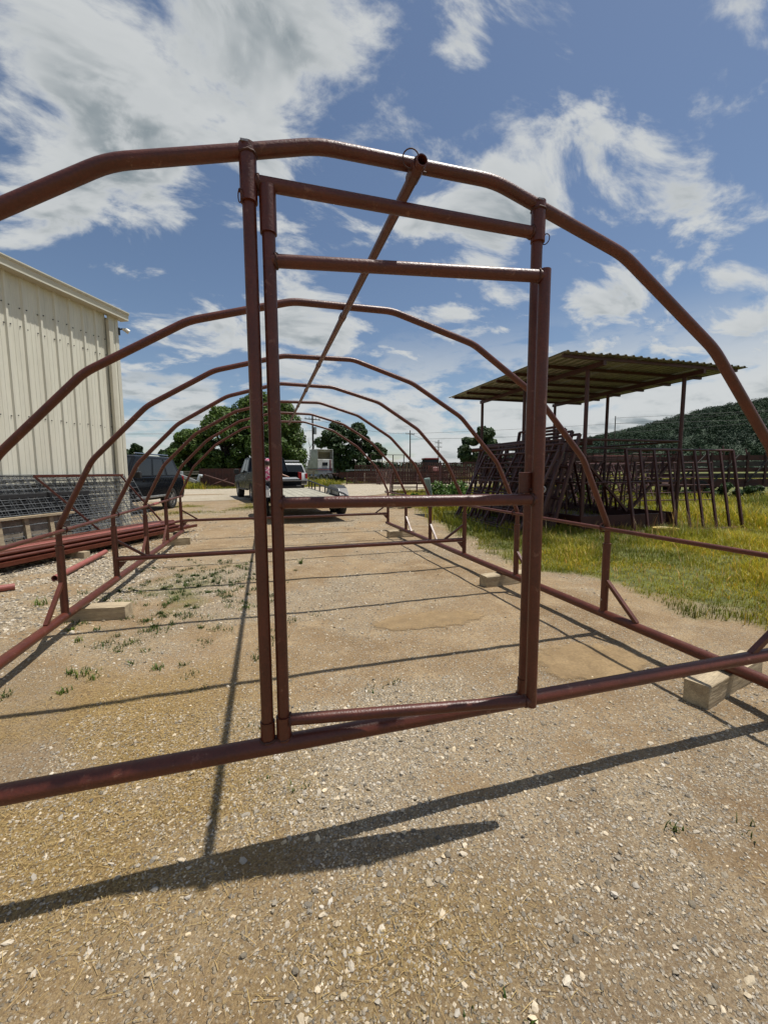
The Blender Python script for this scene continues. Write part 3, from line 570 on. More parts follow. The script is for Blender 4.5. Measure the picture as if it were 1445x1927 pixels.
# ------------------------------------------------------------------ wire mesh panels leaning on the wall
def wire_panel(t0, t1, nb, nt, zt, du, dz, label, wav=0.0, m='steel', seed=0):
    rg = random.Random(seed); L = t1-t0; mb = MB(); r = 0.0058
    T = thing('wire_panel', label, 'wire panel', wall_pt(t0, nb, 0), WA)
    H = math.hypot(zt, nb-nt); ang = math.atan2(nb-nt, zt)
    def P(u, v, w=0):  # v up the leaning sheet
        return (u, v*math.sin(ang)-w*math.cos(ang), 0.015+v*math.cos(ang)+w*math.sin(ang))
    k = int(L/du)
    for i in range(k+1):
        u = i*L/k
        mb.tube([P(u+rg.uniform(-.01, .01), v*H, wav*math.sin(i*1.7+v*9)) for v in ([0, 1] if not wav else [0, .25, .5, .75, 1])], r, 4, False)
    k2 = int(H/dz)
    for j in range(k2+1):
        v = j*H/k2
        pts = [P(u*L, v+(wav*math.sin(u*L*6+j) if wav else 0), r) for u in ([0, 1] if not wav else np.linspace(0, 1, 28))]
        mb.tube(pts, r, 4, False)
    mb.build('wire_grid', m, T)
    e = MB().tube([P(0, H, 0), P(L, H, 0)], 0.006, 6).tube([P(L, 0, 0), P(L, H, 0)], 0.006, 6).tube([P(0, 0, 0), P(0, H, 0)], 0.006, 6).tube([P(0, 0, 0), P(L, 0, 0)], 0.006, 6).build('edge_wire', m, T)
wire_panel(-7.4, -0.18, 0.95, 0.10, 1.27, 0.15, 0.10, 'frontmost grey wire mesh panel leaning over the others on the cream wall', seed=1)
wire_panel(-7.6, -0.30, 0.88, 0.09, 1.25, 0.10, 0.10, 'second grey wire mesh panel behind the frontmost one on the cream wall', seed=2)
wire_panel(-7.8, -1.0, 0.80, 0.07, 1.24, 0.15, 0.05, 'close spaced grey wire mesh panel in the middle of the leaning bundle', seed=3)
wire_panel(-8.0, -2.2, 0.62, 0.06, 1.18, 0.12, 0.06, 'wavy woven wire mesh sheet at the left of the leaning bundle', 0.022, seed=4)
wire_panel(-3.2, 0.10, 0.76, 0.05, 1.22, 0.20, 0.15, 'wide spaced wire mesh panel reaching past the corner of the building', seed=5)
wire_panel(-5.5, -0.6, 0.55, 0.05, 1.10, 0.10, 0.05, 'rearmost dense wire mesh panel close to the cream wall', seed=6)
def angle_frame():
    T = thing('angle_iron_frame', 'rusty red angle iron frame with slanting legs leaning over the wire mesh', 'steel frame', wall_pt(-1.0, 1.0), 0)
    o = Vector(T.location)
    top0 = wall_pt(-2.35, 0.24, 1.265)-o; top1 = wall_pt(-0.36, 0.24, 1.265)-o; f0 = wall_pt(-1.62, 1.02, 0.02)-o; f1 = wall_pt(0.05, 0.98, 0.02)-o
    MB().bar(top0, top1, 0.045, 0.045).build('top_bar', 'red', T)
    MB().bar(top0, f0, 0.04, 0.035).build('leg', 'red', T); MB().bar(top1-WD*0.06, f1, 0.04, 0.035).build('leg', 'red', T)
angle_frame()
def dark_crate():
    T = thing('plastic_crate', 'black plastic crate half hidden behind the wire mesh', 'crate', wall_pt(-2.2, 0.34), WA)
    for z in (0.22, 0.36, 0.50, 0.64, 0.78, 0.92): MB().box((0, 0, z), (1.7, 0.05, 0.085)).build('slat', 'blackplastic', T, 0.01)
    for x in (-0.8, -0.4, 0, 0.4, 0.8): MB().box((x, 0.03, 0.48), (0.08, 0.05, 0.96)).build('upright', 'blackplastic', T)
dark_crate()
def wood_rack():
    T = thing('wooden_side_panel', 'weathered grey wooden slat panel with battens behind the pipe stack', 'wood panel', wall_pt(-5.6, 0.80), WA)
    L = 3.42
    for k in range(5): MB().box((L/2, 0.02+0.012*k, 0.075+0.108*k), (L, 0.022, 0.092), Matrix.Rotation(R(2)*((k % 2)-.5)*.2, 3, 'Y')).build('board', 'greywood', T)
    x = 0.1
    while x < L:
        MB().bar((x, -0.02, 0.0), (x, 0.035, 0.575), 0.07, 0.05, (0, 1, 0)).build('batten', 'timber', T); x += 0.42
    MB().box((L/2, 0.015, 0.592), (L+0.06, 0.10, 0.035)).build('cap_rail', 'timber', T)
wood_rack()
# ------------------------------------------------------------------ steel pipes on the ground
def pipes():
    me = {}
    k = 0
    for row, (cnt, z) in enumerate(((17, 0.128), (15, 0.188), (10, 0.247))):
        for i in range(cnt):
            n = 2.02-i*0.064-row*0.05-random.uniform(0, 0.008); t1 = -0.55+random.uniform(-0.5, 0.35)-row*0.15; t0 = -9.5
            sq = (i+row) % 3 == 0
            mb = MB()
            a = Vector((0, 0, 0)); b = Vector((t1-t0, 0, 0))
            if sq: mb.bar(a, b, 0.056, 0.056)
            else: mb.hollow(a, b, 0.029, 0.004, 12)
            o = mb.build('steel_pipe' if not sq else 'steel_square_tube', 'red' if random.random() < .75 else 'red_pale'); o.location = wall_pt(t0, n, z); o.rotation_euler = (0, 0, WA-R(3.0)*0+R(random.uniform(-.12, .12)))
            tag(o, 'long %s %s in the %s of the stack by the cream wall' % ('faded red' if 'faded' in o.data.materials[0].name else 'dark red', 'square tube' if sq else 'round pipe', ('bottom layer', 'middle layer', 'top layer')[row]), 'pipe', 'round pipes of the stack by the wall' if not sq else 'square tubes of the stack by the wall')
    for t, lab in ((-1.3, 'far'), (-3.2, 'second'), (-4.85, 'near')):
        o = MB().box((0, 0, 0), (0.11, 1.45, 0.10)).build('bearer_timber', 'timber', None, 0.006); o.location = wall_pt(t, 1.44, 0.047); o.rotation_euler = (0, 0, WA)
        tag(o, {'far': 'squared bearer timber under the far end of the red pipe stack', 'second': 'squared bearer timber under the middle of the red pipe stack', 'near': 'pale bearer timber sticking out under the red pipe stack at the left edge'}[lab], 'timber')
    o = MB().hollow((0, 0, 0), (0, 1.55, 0), 0.036, 0.005, 18).build('steel_pipe', 'red_pale'); o.location = (-3.02, 4.44, 0.040); o.rotation_euler = (R(1.2), 0, R(-1.5)); tag(o, 'short faded red pipe lying on white gravel with its open end towards us', 'pipe')
    o = MB().tube([(0, 0, 0), (0.9, 0.0, 0)], 0.036, 18).build('steel_pipe', 'red_pale'); o.location = (-4.10, 3.78, 0.038); o.rotation_euler = (0, 0, R(25)); tag(o, 'faded red pipe stub at the left edge of the picture', 'pipe')
pipes()

# ================================================================== VEHICLES
def arch_pts(cx, r, z0, n=9):
    a0 = math.asin(min(1, z0/r)) if z0 < r else 0
    return [(cx+r*math.cos(t), max(z0, 0.36+r*math.sin(t)) if False else 0.38+r*math.sin(t)) for t in np.linspace(-0.15, math.pi+0.15, n)]
def body_shell(mb, top, zb, axles, hw, r=0.46, inset=0.05):
    """top: profile from front bottom over the top to rear bottom; wheel arches cut along the sill"""
    prof = list(top)
    for cx in sorted(axles):   # going forward along the sill
        prof += [(cx-r*math.cos(t), max(zb, 0.38+r*math.sin(t)*1.0)) for t in np.linspace(0.0, math.pi, 9)]
    cxm = sum(p[0] for p in prof)/len(prof); czm = sum(p[1] for p in prof)/len(prof)
    rings = []
    for y, q in ((-hw, 1.0), (-hw+0.03, 0.35), (-hw+inset*2, 0.0), (hw-inset*2, 0.0), (hw-0.03, 0.35), (hw, 1.0)):
        rings.append([(x-(0.05*q if x > 0 else -0.05*q)*(1 if abs(x-cxm) > 1.2 else 0), y, z-(0.045*q if z > 0.8 else 0)) for x, z in prof])
    return mb.loft(rings, True, True)
def wheel(parent, x, y, r=0.40, w=0.27, name='wheel', rim='alloy', spokes=6):
    s = 1 if y > 0 else -1
    e = bpy.data.objects.new(name, None); col.objects.link(e); e.parent = parent; e.location = (x, y, r-0.01)
    prof = [(r*0.62, -w/2), (r*0.90, -w/2), (r*0.98, -w/2+0.03), (r, -w/4), (r, w/4), (r*0.98, w/2-0.03), (r*0.90, w/2), (r*0.62, w/2)]
    k = 28; mb = MB(); rings = [[(a*math.cos(2*math.pi*i/k), b, a*math.sin(2*math.pi*i/k)) for i in range(k)] for a, b in prof]
    mb.loft(rings+[rings[0]], False).build('tyre', 'rubber', e)
    mb = MB(); yo = s*(w/2-0.03)
    mb.loft([[(a*math.cos(2*math.pi*i/k), b, a*math.sin(2*math.pi*i/k)) for i in range(k)] for a, b in ((r*0.66, yo+s*0.02), (r*0.60, yo+s*0.015), (r*0.57, yo-s*0.04))], False)
    for i in range(spokes):
        t = 2*math.pi*i/spokes; mb.bar((0, yo, 0), (r*0.62*math.cos(t), yo, r*0.62*math.sin(t)), 0.045, 0.03, (0, 1, 0))
    mb.tube([(0, yo-s*0.03, 0), (0, yo+s*0.02, 0)], r*0.17, 14); mb.build('rim', rim, e)
    MB().tube([(0, yo-s*0.09, 0), (0, yo-s*0.08, 0)], r*0.6, 20).build('brake_backing', 'blacksteel', e)
    return e
def cabin(parent, b0, b1, t0, t1, zb, zt, hb, ht, paint, cuts, rear=True):
    """b0/b1 bottom front/rear x; t0/t1 roof front/rear x; cuts: side window x fractions"""
    mb = MB(); e = 0.05
    lo = [(b0, -hb, zb), (b1, -hb, zb), (b1, hb, zb), (b0, hb, zb)]
    def ring(f, dz=0): return [(b0+(t0-b0)*f, -(hb+(ht-hb)*f), zb+(zt-zb)*f+dz), (b1+(t1-b1)*f, -(hb+(ht-hb)*f), zb+(zt-zb)*f+dz), (b1+(t1-b1)*f, hb+(ht-hb)*f, zb+(zt-zb)*f+dz), (b0+(t0-b0)*f, hb+(ht-hb)*f, zb+(zt-zb)*f+dz)]
    top = [(t0-0.12, -ht+0.12, zt+0.045), (t1+0.12, -ht+0.12, zt+0.045), (t1+0.12, ht-0.12, zt+0.045), (t0-0.12, ht-0.12, zt+0.045)]
    mb.loft([ring(0), ring(1), top], True, False); c = mb.build('cabin', paint, parent, 0.03)
    def pt(xf, s, f, o):
        xb = b0+(b1-b0)*xf; xt = t0+(t1-t0)*xf; y = hb+(ht-hb)*f+o; return (xb+(xt-xb)*f, s*y, zb+(zt-zb)*f)
    def pane(q, o):
        a = MB(); q = [Vector(p) for p in q]; n = (q[1]-q[0]).cross(q[3]-q[0]).normalized()
        a.add(q+[p-n*0.012 for p in q], [(0, 1, 2, 3), (7, 6, 5, 4), (0, 4, 5, 1), (1, 5, 6, 2), (2, 6, 7, 3), (3, 7, 4, 0)]); return a.build(o, 'glass', c)
    for s in (-1, 1):
        for xa, xb in cuts: pane([pt(xa, s, 0.08, 0.008), pt(xb, s, 0.08, 0.008), pt(xb, s, 0.90, 0.008), pt(xa, s, 0.90, 0.008)], 'side_window')
    def endpane(f0, f1, xb, xt, sg, nm):
        q = [(xb+(xt-xb)*f+sg*0.01, s*(hb+(ht-hb)*f-0.10), zb+(zt-zb)*f) for f, s in ((f0, -1), (f0, 1), (f1, 1), (f1, -1))]; pane(q, nm)
    endpane(0.08, 0.92, b0, t0, 1, 'windscreen')
    if rear: endpane(0.15, 0.88, b1, t1, -1, 'rear_window')
    return c
def suv(name, label, loc, rz, paint, box=False):
    T = thing(name, label, 'car', loc, rz)
    mb = MB(); body_shell(mb, [(2.55, 0.42), (2.62, 0.62), (2.60, 0.85), (2.45, 1.02), (1.95, 1.12), (1.22, 1.18), (-2.40, 1.22), (-2.55, 1.02), (-2.58, 0.60), (-2.50, 0.42)], 0.42, (-1.52, 1.50), 1.0)
    mb.build('body', paint, T)
    c = cabin(T, 1.25, -2.42, 0.45, -2.12, 1.17, 1.84, 0.965, 0.80, paint, ((0.13, 0.37), (0.41, 0.64), (0.69, 0.93)))
    for x in (-1.52, 1.50):
        for s in (-1, 1): wheel(T, x, s*0.86, 0.40, 0.27)
    for s in (-1, 1):
        MB().box((-2.50, s*0.91, 1.02), (0.16, 0.15, 0.34)).build('tail_light', 'taillight', T, 0.02)
        MB().box((2.48, s*0.75, 0.92), (0.16, 0.36, 0.16)).build('headlight', 'lamp', T, 0.02)
        MB().box((0.95, s*1.10, 1.25), (0.12, 0.22, 0.20)).build('wing_mirror', 'blackplastic', T, 0.03)
        MB().tube([(0.3, s*0.70, 1.94), (-1.95, s*0.70, 1.94)], 0.022, 8).build('roof_rail', 'chrome' if not box else 'blackplastic', T)
        MB().box((0, s*0.99, 0.52), (1.9, 0.10, 0.07)).build('running_board', 'alu', T, 0.01)
        for x in (0.42, -0.62): MB().box((x, s*1.002, 1.05), (0.16, 0.02, 0.035)).build('door_handle', 'chrome', T)
    MB().box((-2.58, 0, 0.62), (0.12, 1.85, 0.24)).build('rear_bumper', 'blackplastic', T, 0.03)
    MB().box((2.60, 0, 0.60), (0.12, 1.85, 0.26)).build('front_bumper', 'blackplastic', T, 0.03)
    if box: MB().box((-0.9, 0, 2.03), (1.9, 1.35, 0.10)).build('roof_rack', 'silverpaint', T, 0.02)
    return T
suv('parked_suv', 'black sport utility vehicle parked behind the corner of the cream building', (-5.10, 13.9, 0), R(-90-13), 'blackpaint')
suv('parked_suv', 'white and silver car with roof rack behind the black pickup', (0.65, 28.9, 0), R(104), 'silverpaint', True)
def pickup():
    T = thing('pickup_truck', 'black crew cab pickup with its tailgate down in front of the trailer', 'pickup', (-0.55, 19.85, 0), R(90+12))
    mb = MB(); body_shell(mb, [(2.75, 0.50), (2.85, 0.70), (2.83, 1.02), (2.65, 1.16), (1.30, 1.24), (-1.05, 1.26), (-1.06, 0.98), (-2.95, 0.98), (-2.98, 0.62), (-2.90, 0.52)], 0.52, (-1.88, 1.82), 1.0, 0.50)
    mb.build('body', 'blackpaint', T)
    cabin(T, 1.28, -1.0, 0.58, -0.80, 1.23, 1.97, 0.965, 0.80, 'blackpaint', ((0.18, 0.52), (0.57, 0.88)))
    for s in (-1, 1):
        MB().box((-2.0, s*0.955, 1.14), (1.92, 0.09, 0.36)).build('bed_side', 'blackpaint', T, 0.02)
        MB().box((-2.93, s*0.93, 1.12), (0.10, 0.16, 0.36)).build('tail_light', 'taillight', T, 0.015)
        MB().box((2.78, s*0.76, 0.98), (0.14, 0.34, 0.2)).build('headlight', 'lamp', T, 0.02)
        a = MB().box((0.98, s*1.16, 1.34), (0.11, 0.24, 0.26)).build('tow_mirror', 'blackplastic', T, 0.03)
        MB().bar((1.0, s*0.95, 1.30), (1.0, s*1.08, 1.33), 0.05, 0.04).build('mirror_arm', 'blackplastic', a)
        for x in (-1.88, 1.82): wheel(T, x, s*0.87, 0.42, 0.29)
        MB().box((0.1, s*1.0, 0.50), (2.2, 0.14, 0.06)).build('running_board', 'blackplastic', T, 0.01)
        for x in (0.45, -0.55): MB().box((x, s*1.003, 1.10), (0.16, 0.02, 0.035)).build('door_handle', 'chrome', T)
    MB().box((-1.08, 0, 1.13), (0.08, 1.84, 0.34)).build('bed_front', 'blackpaint', T)
    tg = MB().box((-3.26, 0, 1.00), (0.56, 1.62, 0.06), Matrix.Rotation(R(-9), 3, 'Y')).build('tailgate', 'blackpaint', T, 0.015)
    MB().box((-3.26, 0, 1.036), (0.46, 1.5, 0.012), Matrix.Rotation(R(-9), 3, 'Y')).build('tailgate_liner', 'alu', tg)
    MB().box((-3.06, 0, 0.62), (0.18, 1.86, 0.20)).build('rear_bumper', 'blackplastic', T, 0.03)
    MB().box((2.86, 0, 0.66), (0.12, 1.9, 0.28)).build('front_bumper', 'chrome', T, 0.03)
    MB().box((-2.0, 0, 1.005), (1.85, 1.7, 0.03)).build('bed_liner', 'blackplastic', T)
    MB().box((-3.2, 0, 0.50), (0.3, 0.07, 0.07)).build('hitch', 'blacksteel', T)
pickup()
def trailer():
    fr = Vector((1.16, 15.32, 0)); re = Vector((1.62, 9.35, 0)); d = (fr-re); Ln = d.length; ang = math.atan2(d.y, d.x); d.normalize(); lft = Vector((-d.y, d.x, 0)); Wd = 1.86
    T = thing('flatbed_trailer', 'black flatbed utility trailer with grey plank deck behind the pickup', 'trailer', re+lft*Wd/2, ang)
    zf = lambda x: 0.545+0.10*x/Ln
    for k in range(8):
        w = Wd/8; y = -Wd/2+w*(k+.5)
        MB().bar((0, y, zf(0)), (Ln, y, zf(Ln)), w-0.012, 0.04).build('deck_plank', 'deck', T)
    for s in (-1, 1):
        MB().bar((-0.03, s*(Wd/2+0.03), zf(0)-0.05), (Ln+0.03, s*(Wd/2+0.03), zf(Ln)-0.05), 0.05, 0.13).build('frame_rail', 'blacksteel', T)
        ra = MB().tube([(-0.05, s*(Wd/2+0.02), zf(0)+0.08), (0.6, s*(Wd/2+0.02), zf(0)+0.16), (Ln, s*(Wd/2+0.02), zf(Ln)+0.31)], 0.026, 10).build('side_rail', 'blacksteel', T)
        for x in (0.35, 1.15, 2.1, 3.0, 3.9, 4.75, 5.4, Ln-0.03):
            zt = np.interp(x, [0, 0.6, Ln], [zf(0)+0.08, zf(0)+0.16, zf(Ln)+0.31]); MB().bar((x, s*(Wd/2+0.02), zf(x)-0.02), (x, s*(Wd/2+0.02), zt), 0.04, 0.03).build('stake', 'blacksteel', ra)
        prof = [(-0.95, 0.62), (-0.72, 0.82), (-0.35, 0.90), (0.35, 0.90), (0.72, 0.82), (0.95, 0.62), (0.93, 0.60), (0.70, 0.80), (0.34, 0.88), (-0.34, 0.88), (-0.70, 0.80), (-0.93, 0.60)]
        m = MB(); m.prism([(x+2.1, z) for x, z in prof], s*(Wd/2+0.07), s*(Wd/2+0.33)); m.build('fender', 'blacksteel', T)
        MB().prism([(x+2.1, z) for x, z in prof[:6]], s*(Wd/2+0.065), s*(Wd/2+0.075)).build('fender_skirt', 'alu', T)
        for x in (1.65, 2.55): wheel(T, x, s*(Wd/2+0.20), 0.36, 0.22, rim='whitepaint')
    MB().bar((-0.04, -Wd/2-0.25, 0.43), (-0.04, Wd/2+0.02, 0.43), 0.06, 0.11).build('rear_crossmember', 'blacksteel', T)
    MB().bar((-0.08, -Wd/2+0.1, 0.41), (-0.08, Wd/2-0.5, 0.41), 0.012, 0.07).build('reflector_strip', 'alu', T)
    MB().box((-0.09, -Wd/2-0.1, 0.44), (0.03, 0.22, 0.06)).build('tail_light', 'taillight', T)
    for s in (-1, 1): MB().bar((Ln, s*0.75, 0.52), (Ln+1.15, 0, 0.50), 0.06, 0.10).build('tongue', 'blacksteel', T)
    MB().tube([(Ln, -Wd/2, zf(Ln)+0.31), (Ln, Wd/2, zf(Ln)+0.31)], 0.026, 10).build('front_rail', 'blacksteel', T)
    MB().tube([(Ln+0.8, 0.1, 0.0), (Ln+0.8, 0.1, 0.75)], 0.03, 10).build('jack', 'blacksteel', T)
trailer()
def semi():
    T = thing('semi_truck', 'white semi truck cab with roof fairing seen from behind', 'truck', (6.45, 51.3, 0), R(90+24))
    for s in (-1, 1): MB().box((-0.6, s*0.42, 0.85), (7.2, 0.10, 0.26)).build('chassis_rail', 'red_rust', T)
    mb = MB(); mb.prism([(-0.9, 0.95), (1.7, 0.95), (1.85, 1.6), (1.45, 2.75), (1.2, 2.85), (-0.9, 2.85)], -1.12, 1.12); c = mb.build('cab', 'whitepaint', T, 0.05)
    MB().box((-0.93, 0.05, 2.25), (0.03, 0.75, 0.42)).build('window_frame', 'blackplastic', c); MB().box((-0.95, 0.05, 2.25), (0.03, 0.66, 0.34)).build('rear_window', 'glass', c)
    for z, m in ((1.55, 'stripe_red'), (1.40, 'stripe_blue'), (1.68, 'stripe_blue')):
        MB().box((-0.92, 0, z), (0.05, 2.30, 0.06)).build('stripe', m, c); MB().box((0.4, 1.135, z), (2.6, 0.03, 0.06)).build('stripe', m, c)
    MB().box((-0.925, -0.72, 2.1), (0.04, 0.16, 1.4)).build('stripe', 'stripe_red', c)
    f = MB()   # hollow roof fairing
    f.box((-0.1, 1.13, 3.45), (1.7, 0.05, 1.25)); f.box((-0.1, -1.13, 3.45), (1.7, 0.05, 1.25)); f.bar((0.75, 0, 2.9), (-0.6, 0, 4.08), 2.25, 0.05); f.box((-0.6, 0, 4.06), (0.75, 2.3, 0.05)); f.build('roof_fairing', 'whitepaint', T, 0.02)
    MB().box((-0.25, 0, 3.45), (0.05, 2.2, 1.15)).build('fairing_inside', 'tan_inside', T)
    MB().prism([(1.6, 0.75), (3.6, 0.75), (3.65, 1.5), (3.4, 1.75), (1.8, 1.9)], -0.95, 0.95).build('bonnet', 'whitepaint', T, 0.06)
    for s in (-1, 1):
        MB().tube([(-1.05, s*1.0, 1.0), (-1.05, s*1.0, 3.6)], 0.07, 10).build('exhaust_stack', 'alu', T) if s < 0 else None
        MB().tube([(-0.85, s*0.95, 0.72), (0.75, s*0.95, 0.72)], 0.32, 18).build('fuel_tank', 'alu', T)
        MB().prism([(2.0, 0.9), (2.15, 1.2), (2.8, 1.35), (3.45, 1.2), (3.6, 0.8), (3.4, 0.8), (3.2, 1.08), (2.8, 1.16), (2.4, 1.08), (2.2, 0.8)], s*0.75, s*1.2).build('front_fender', 'whitepaint', T)
        wheel(T, 2.8, s*1.0, 0.52, 0.28, rim='whitepaint')
        for x in (-1.75, -3.0): wheel(T, x, s*1.0, 0.52, 0.27, rim='whitepaint'); wheel(T, x, s*0.70, 0.52, 0.27, rim='whitepaint')
        a = MB().box((1.55, s*1.42, 2.3), (0.10, 0.2, 0.7)).build('mirror', 'whitepaint', T, 0.02); MB().bar((1.6, s*1.1, 2.3), (1.6, s*1.4, 2.3), 0.04, 0.04).build('mirror_arm', 'chrome', a)
    MB().box((-2.5, 0, 1.05), (1.2, 0.9, 0.12)).build('fifth_wheel', 'red_rust', T, 0.02)
semi()
def tractor():
    T = thing('tractor', 'red tractor with glazed cab behind the racks of gates', 'tractor', (18.2, 43.5, 0), R(-100))
    MB().prism([(0.3, 0.9), (2.4, 0.9), (2.5, 1.3), (2.2, 1.75), (0.3, 1.85)], -0.42, 0.42).build('bonnet', 'tractor', T, 0.05)
    c = MB(); c.box((-0.6, 0, 1.0), (1.5, 1.2, 0.7)); cb = c.build('chassis', 'blacksteel', T)
    cabg = MB().prism([(-1.25, 1.3), (0.3, 1.3), (0.2, 2.65), (-1.2, 2.65)], -0.72, 0.72).build('cab_glass', 'glass', T)
    for x in (-1.2, 0.24):
        for s in (-1, 1): MB().bar((x, s*0.74, 1.3), (x, s*0.74, 2.65), 0.07, 0.07).build('cab_pillar', 'blackplastic', cabg)
    MB().box((-0.5, 0, 2.74), (1.9, 1.7, 0.16)).build('cab_roof', 'tractor', T, 0.05)
    for s in (-1, 1):
        wheel(T, -0.9, s*0.95, 0.85, 0.42, rim='silverpaint'); wheel(T, 1.8, s*0.85, 0.55, 0.32, rim='silverpaint')
        MB().box((0.3, s*1.05, 2.3), (0.06, 0.16, 0.32)).build('mirror', 'blackplastic', T)
        MB().box((-0.9, s*0.95, 1.78), (1.2, 0.44, 0.07)).build('mudguard', 'tractor', T, 0.02)
tractor()
# ------------------------------------------------------------------ the person by the pickup
def person():
    T = thing('person', 'person in pink printed top and cap reaching towards the pickup tailgate', 'person', (-0.42, 16.15, 0), R(-20))
    V = []; Ed = []; Rd = []
    def v(p, r, par=None):
        V.append(p); Rd.append(r)
        if par is not None: Ed.append((par, len(V)-1))
        return len(V)-1
    pel = v((0, 0, 0.98), 0.155); sp = v((0, 0, 1.2), 0.135, pel); ch = v((0, 0.02, 1.38), 0.15, sp); nk = v((0, 0.02, 1.54), 0.058, ch); hd0 = v((0, 0.045, 1.62), 0.075, nk); hd = v((0, 0.045, 1.72), 0.098, hd0); tp = v((0, 0.04, 1.79), 0.06, hd)
    v((0, 0.135, 1.68), 0.014, hd0)
    for s in (-1, 1):
        hp = v((s*0.10, 0, 0.92), 0.10, pel); kn = v((s*0.12, 0.03, 0.50), 0.062, hp); an = v((s*0.13, 0, 0.09), 0.042, kn); v((s*0.14, 0.15, 0.045), 0.04, an)
        sh = v((s*0.18, 0.02, 1.43), 0.07, ch)
        if s > 0: el = v((0.40, 0.13, 1.28), 0.046, sh); wr = v((0.66, 0.2, 1.16), 0.030, el); pm = v((0.75, 0.22, 1.13), 0.034, wr); b = Vector((0.78, 0.225, 1.125)); dr = Vector((0.9, 0.2, -0.25)).normalized()
        else: el = v((-0.24, -0.02, 1.16), 0.046, sh); wr = v((-0.24, 0.10, 0.95), 0.030, el); pm = v((-0.24, 0.14, 0.88), 0.034, wr); b = Vector((-0.24, 0.15, 0.85)); dr = Vector((0, 0.3, -0.95)).normalized()
        side = Vector((0, 1, 0)) if s > 0 else Vector((1, 0, 0))
        for k in range(4):
            o = side*(k-1.5)*0.021; ln = (0.068, 0.08, 0.075, 0.058)[k]; f1 = v(tuple(b+o), 0.010, pm); f2 = v(tuple(b+o+dr*ln*.55), 0.0095, f1); v(tuple(b+o+dr*ln+Vector((0, 0, -0.02))), 0.008, f2)
        th = v(tuple(b-dr*0.05+side*0.045), 0.011, pm); v(tuple(b+side*0.062+dr*0.005), 0.009, th)
    me = bpy.data.meshes.new('body'); me.from_pydata(V, Ed, []); o = bpy.data.objects.new('body', me); col.objects.link(o); o.parent = T
    for m in ('skin', 'pink', 'denim'): me.materials.append(M[m])
    sk = o.modifiers.new('skin', 'SKIN'); sd = me.skin_vertices[0].data
    for i, r in enumerate(Rd): sd[i].radius = (r, r*0.8 if r > 0.12 else r); sd[i].use_root = (i == 0)
    o.modifiers.new('sub', 'SUBSURF').levels = 1; o.modifiers['sub'].render_levels = 1
    dg = bpy.context.evaluated_depsgraph_get(); ev = o.evaluated_get(dg); nm = bpy.data.meshes.new_from_object(ev); o.modifiers.clear(); o.data = nm
    nm.materials.clear()
    for m in ('skin', 'pink', 'denim'): nm.materials.append(M[m])
    for p in nm.polygons:
        z = p.center.z; x = p.center.x; p.use_smooth = True
        p.material_index = 2 if z < 0.97 and x > -0.21 else (1 if z < 1.515 and abs(x) < 0.34 and not (x < -0.2 and z < 1.2) else 0)
    MB().loft([[(a*math.cos(t), 0.042+a*1.1*math.sin(t), z) for t in [k*math.pi/8 for k in range(16)]] for a, z in ((0.106, 1.745), (0.108, 1.79), (0.085, 1.84), (0.03, 1.86))]).build('cap', 'pink', T)
    MB().box((0, 0.18, 1.75), (0.15, 0.12, 0.012)).build('cap_brim', 'pink', T, 0.004)
    MB().loft([[(a*math.cos(t), 0.02+a*1.1*math.sin(t), z) for t in [k*math.pi/8 for k in range(16)]] for a, z in ((0.085, 1.60), (0.104, 1.68), (0.105, 1.75))]).build('hair', 'bark', T)
    for s in (-1, 1):
        MB().tube([(s*0.035, 0.137, 1.70), (s*0.035, 0.141, 1.70)], 0.009, 8).build('eye', 'blackplastic', T); MB().box((s*0.14, 0.06, 0.04), (0.09, 0.27, 0.08)).build('shoe', 'blackplastic', T, 0.02)
        MB().box((s*0.10, 0.04, 1.69), (0.02, 0.035, 0.055)).build('ear', 'skin', T, 0.008)
    MB().box((0, 0.142, 1.635), (0.045, 0.008, 0.010)).build('mouth', 'stripe_red', T)
person()

